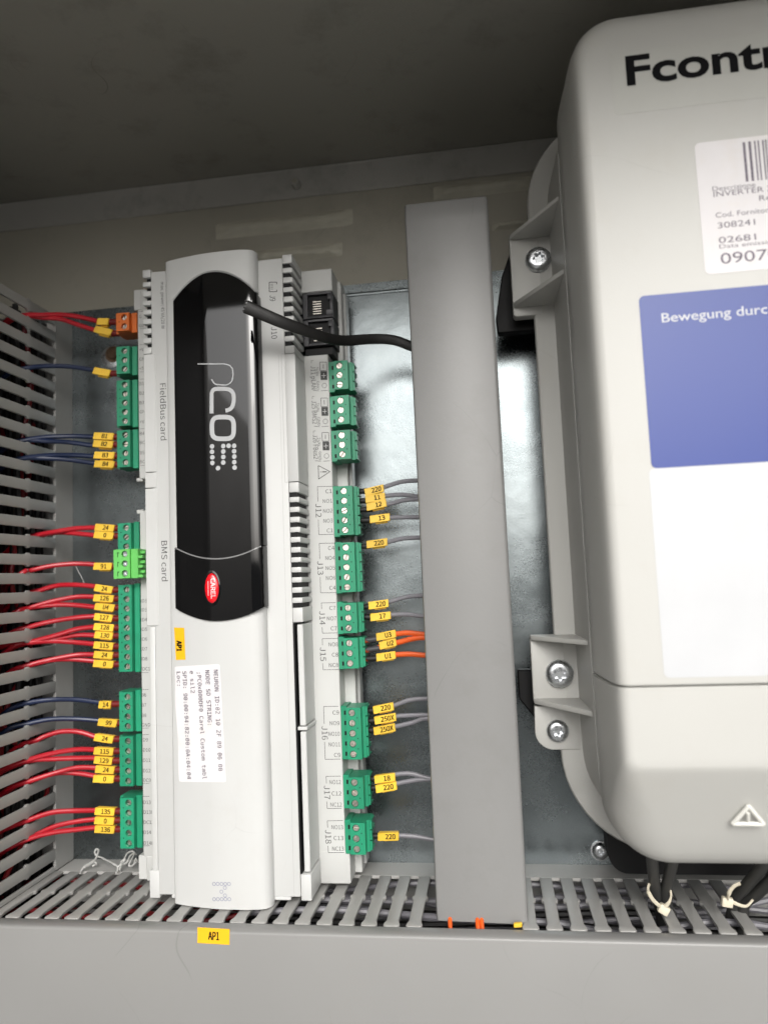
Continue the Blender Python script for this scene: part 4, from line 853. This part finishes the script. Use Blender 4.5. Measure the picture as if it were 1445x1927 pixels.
# embossed warning triangle on the sloping foot of the lower cover
tri = [P(1408, 1517, 122.5), P(1378, 1550, 118.5), P(1436, 1551, 118.5)]
mb = MB()
for a, c_ in zip(tri, tri[1:]+tri[:1]): mb.tube([a, c_], .75, 8)
mb.tube([P(1407, 1530, 121.4), P(1407, 1547, 119)], .6, 8); mb.build('warning_emblem', mat('emblem_plastic', (.78, .77, .72), .35), lidL, smooth=True)
# black bracket behind the inverter
t = thing('bracket', (262, -140, 0), 'black steel bracket carrying the inverter, its ends showing at both ears and below', 'bracket')
for q in ([(252.4, -22), (256.5, 0), (263, 16), (300, 20), (300, -30), (253, -30)], [(253.2, -202), (300, -202), (300, -246), (284, -246), (262, -228), (253.2, -216)]):
    MB().prism(q, V3(0, 0, 22), U_, V_, W_*6).build('bracket_wing', M_black, t, bevel=.6)
MB().box((290, -250, 16), (500, 15, 32)).build('heat_sink', M_black, t, bevel=.6)
mb = MB(); mb.loft([rrect(290.5, 520, -297, -200, 9, w, 8) for w in (20, 33)]); mb.build('heat_sink_foot', M_black, t, smooth=True)
# ================================================================== INVERTER CABLES AND TIES
def Pv(x, y, v):
    d = _ray(x, y); return CAM+d*((v-CAM[1])/d[1])
def icable(pts, label):
    o = MB().tube(pts, 2.45, 14, 8).build('cable', M_cable2, None, org=pts[0], smooth=True); tag(o, label, 'cable', 'dark cables dropping from the inverter')
e = V3(311, VB, 46)
icable([P(1222, 1560, 92), P(1226, 1610, 80), P(1230, 1655, 62), P(1236, 1690, 50), V3(310.5, VB-6, 44), V3(311, VB-22, 40)], 'dark cable under the inverter, left one of the left pair')
icable([P(1272, 1560, 92), P(1266, 1610, 80), P(1257, 1655, 63), P(1250, 1690, 51), V3(314.5, VB-6, 46), V3(316, VB-22, 42)], 'dark cable under the inverter, right one of the left pair')
icable([P(1462, 1560, 92), P(1440, 1620, 78), P(1405, 1665, 62), P(1384, 1690, 52), V3(339.5, VB-7, 46), V3(338, VB-22, 42)], 'dark cable under the inverter, left one of the right pair')
icable([P(1500, 1570, 92), P(1468, 1635, 78), P(1425, 1680, 62), P(1400, 1700, 53), V3(343.5, VB-7, 48), V3(342, VB-22, 42)], 'dark cable under the inverter, right one of the right pair')
def tie(loop, head, hx, tail, label):
    t = thing('cable_tie', head, label, 'cable tie', 'white cable ties')
    MB().tube(loop, (.85, .45), 8, 8, flat=V3(0, 1, .3)).build('band', M_tie, t, smooth=True)
    MB().obox(head, hx*2.3, V3(-hx.y, hx.x, 0)*2.0, V3(0, 0, 1.5)).build('head', M_tie, t, bevel=.7, seg=2)
    MB().tube(tail, lambda q: (.95*(1-.5*q), .45), 8, 8, flat=V3(0, 1, .3)).build('tail', M_tie, t, smooth=True)
tie([P(1221, 1662, 62), P(1219, 1676, 62), P(1227, 1692, 61), P(1240, 1705, 60)], P(1248, 1711, 59), V3(.8, -.5, 0).normalized(), [P(1250, 1707, 60), P(1258, 1698, 61), P(1262, 1686, 61), P(1260, 1672, 60)], 'white cable tie round the left pair of inverter cables')
tie([P(1392, 1662, 66), P(1380, 1668, 66), P(1371, 1680, 65), P(1368, 1692, 63)], P(1367, 1697, 62), V3(1, -.15, 0).normalized(), [P(1376, 1697, 62), P(1390, 1703, 62), P(1404, 1705, 62), P(1416, 1693, 62)], 'white cable tie round the right pair of inverter cables')
# white plastic shavings on the bottom duct
def shaving(pts, label, r=.72):
    t = thing('plastic_shaving', pts[0][0], label, 'plastic shaving', 'white plastic shavings on the bottom duct')
    for p in pts: MB().tube(p, (r*1.5, r*.6), 6, 6, flat=V3(.3, .4, 1)).build('curl', M_shav, t, smooth=True)
c0 = lambda x, y, w=12: P(x, y, w)
shaving([[c0(151, 1645, 20), c0(158, 1632, 18), c0(170, 1624, 15), c0(180, 1617, 12), c0(184, 1608, 11), c0(186, 1600, 10), c0(182, 1598, 9), c0(179, 1604, 9), c0(183, 1611, 10), c0(190, 1613, 11), c0(200, 1618, 13), c0(212, 1624, 15), c0(222, 1631, 18), c0(221, 1643, 20)],
         [c0(160, 1632, 19), c0(168, 1628, 17), c0(178, 1622, 14), c0(182, 1626, 14), c0(176, 1629, 16)], [c0(215, 1627, 16), c0(224, 1630, 18), c0(230, 1624, 16), c0(226, 1637, 19)]], 'white curly plastic shaving with a loop, lying left on the bottom duct')
shaving([[c0(228, 1622, 14), c0(236, 1616, 13), c0(232, 1626, 14), c0(240, 1622, 14), c0(246, 1610, 11), c0(254, 1605, 10), c0(250, 1614, 12), c0(244, 1626, 14), c0(248, 1630, 15), c0(258, 1622, 14)],
         [c0(234, 1618, 12), c0(240, 1606, 10), c0(250, 1602, 9), c0(256, 1608, 10)], [c0(243, 1629, 14), c0(251, 1629, 14), c0(256, 1616, 12), c0(260, 1622, 13)]], 'tangled white plastic shaving lying beside the foot of the controller')
# thin white hair on the plate
o = MB().tube([P(141, 1060, .6), P(148, 1075, .8), P(155, 1088, .7), P(160, 1100, .6)], .16, 5).build('thread', M_shav, None, org=P(141, 1060, .6), smooth=True); tag(o, 'thin white thread stuck to the plate left of the pale green block', 'thread')
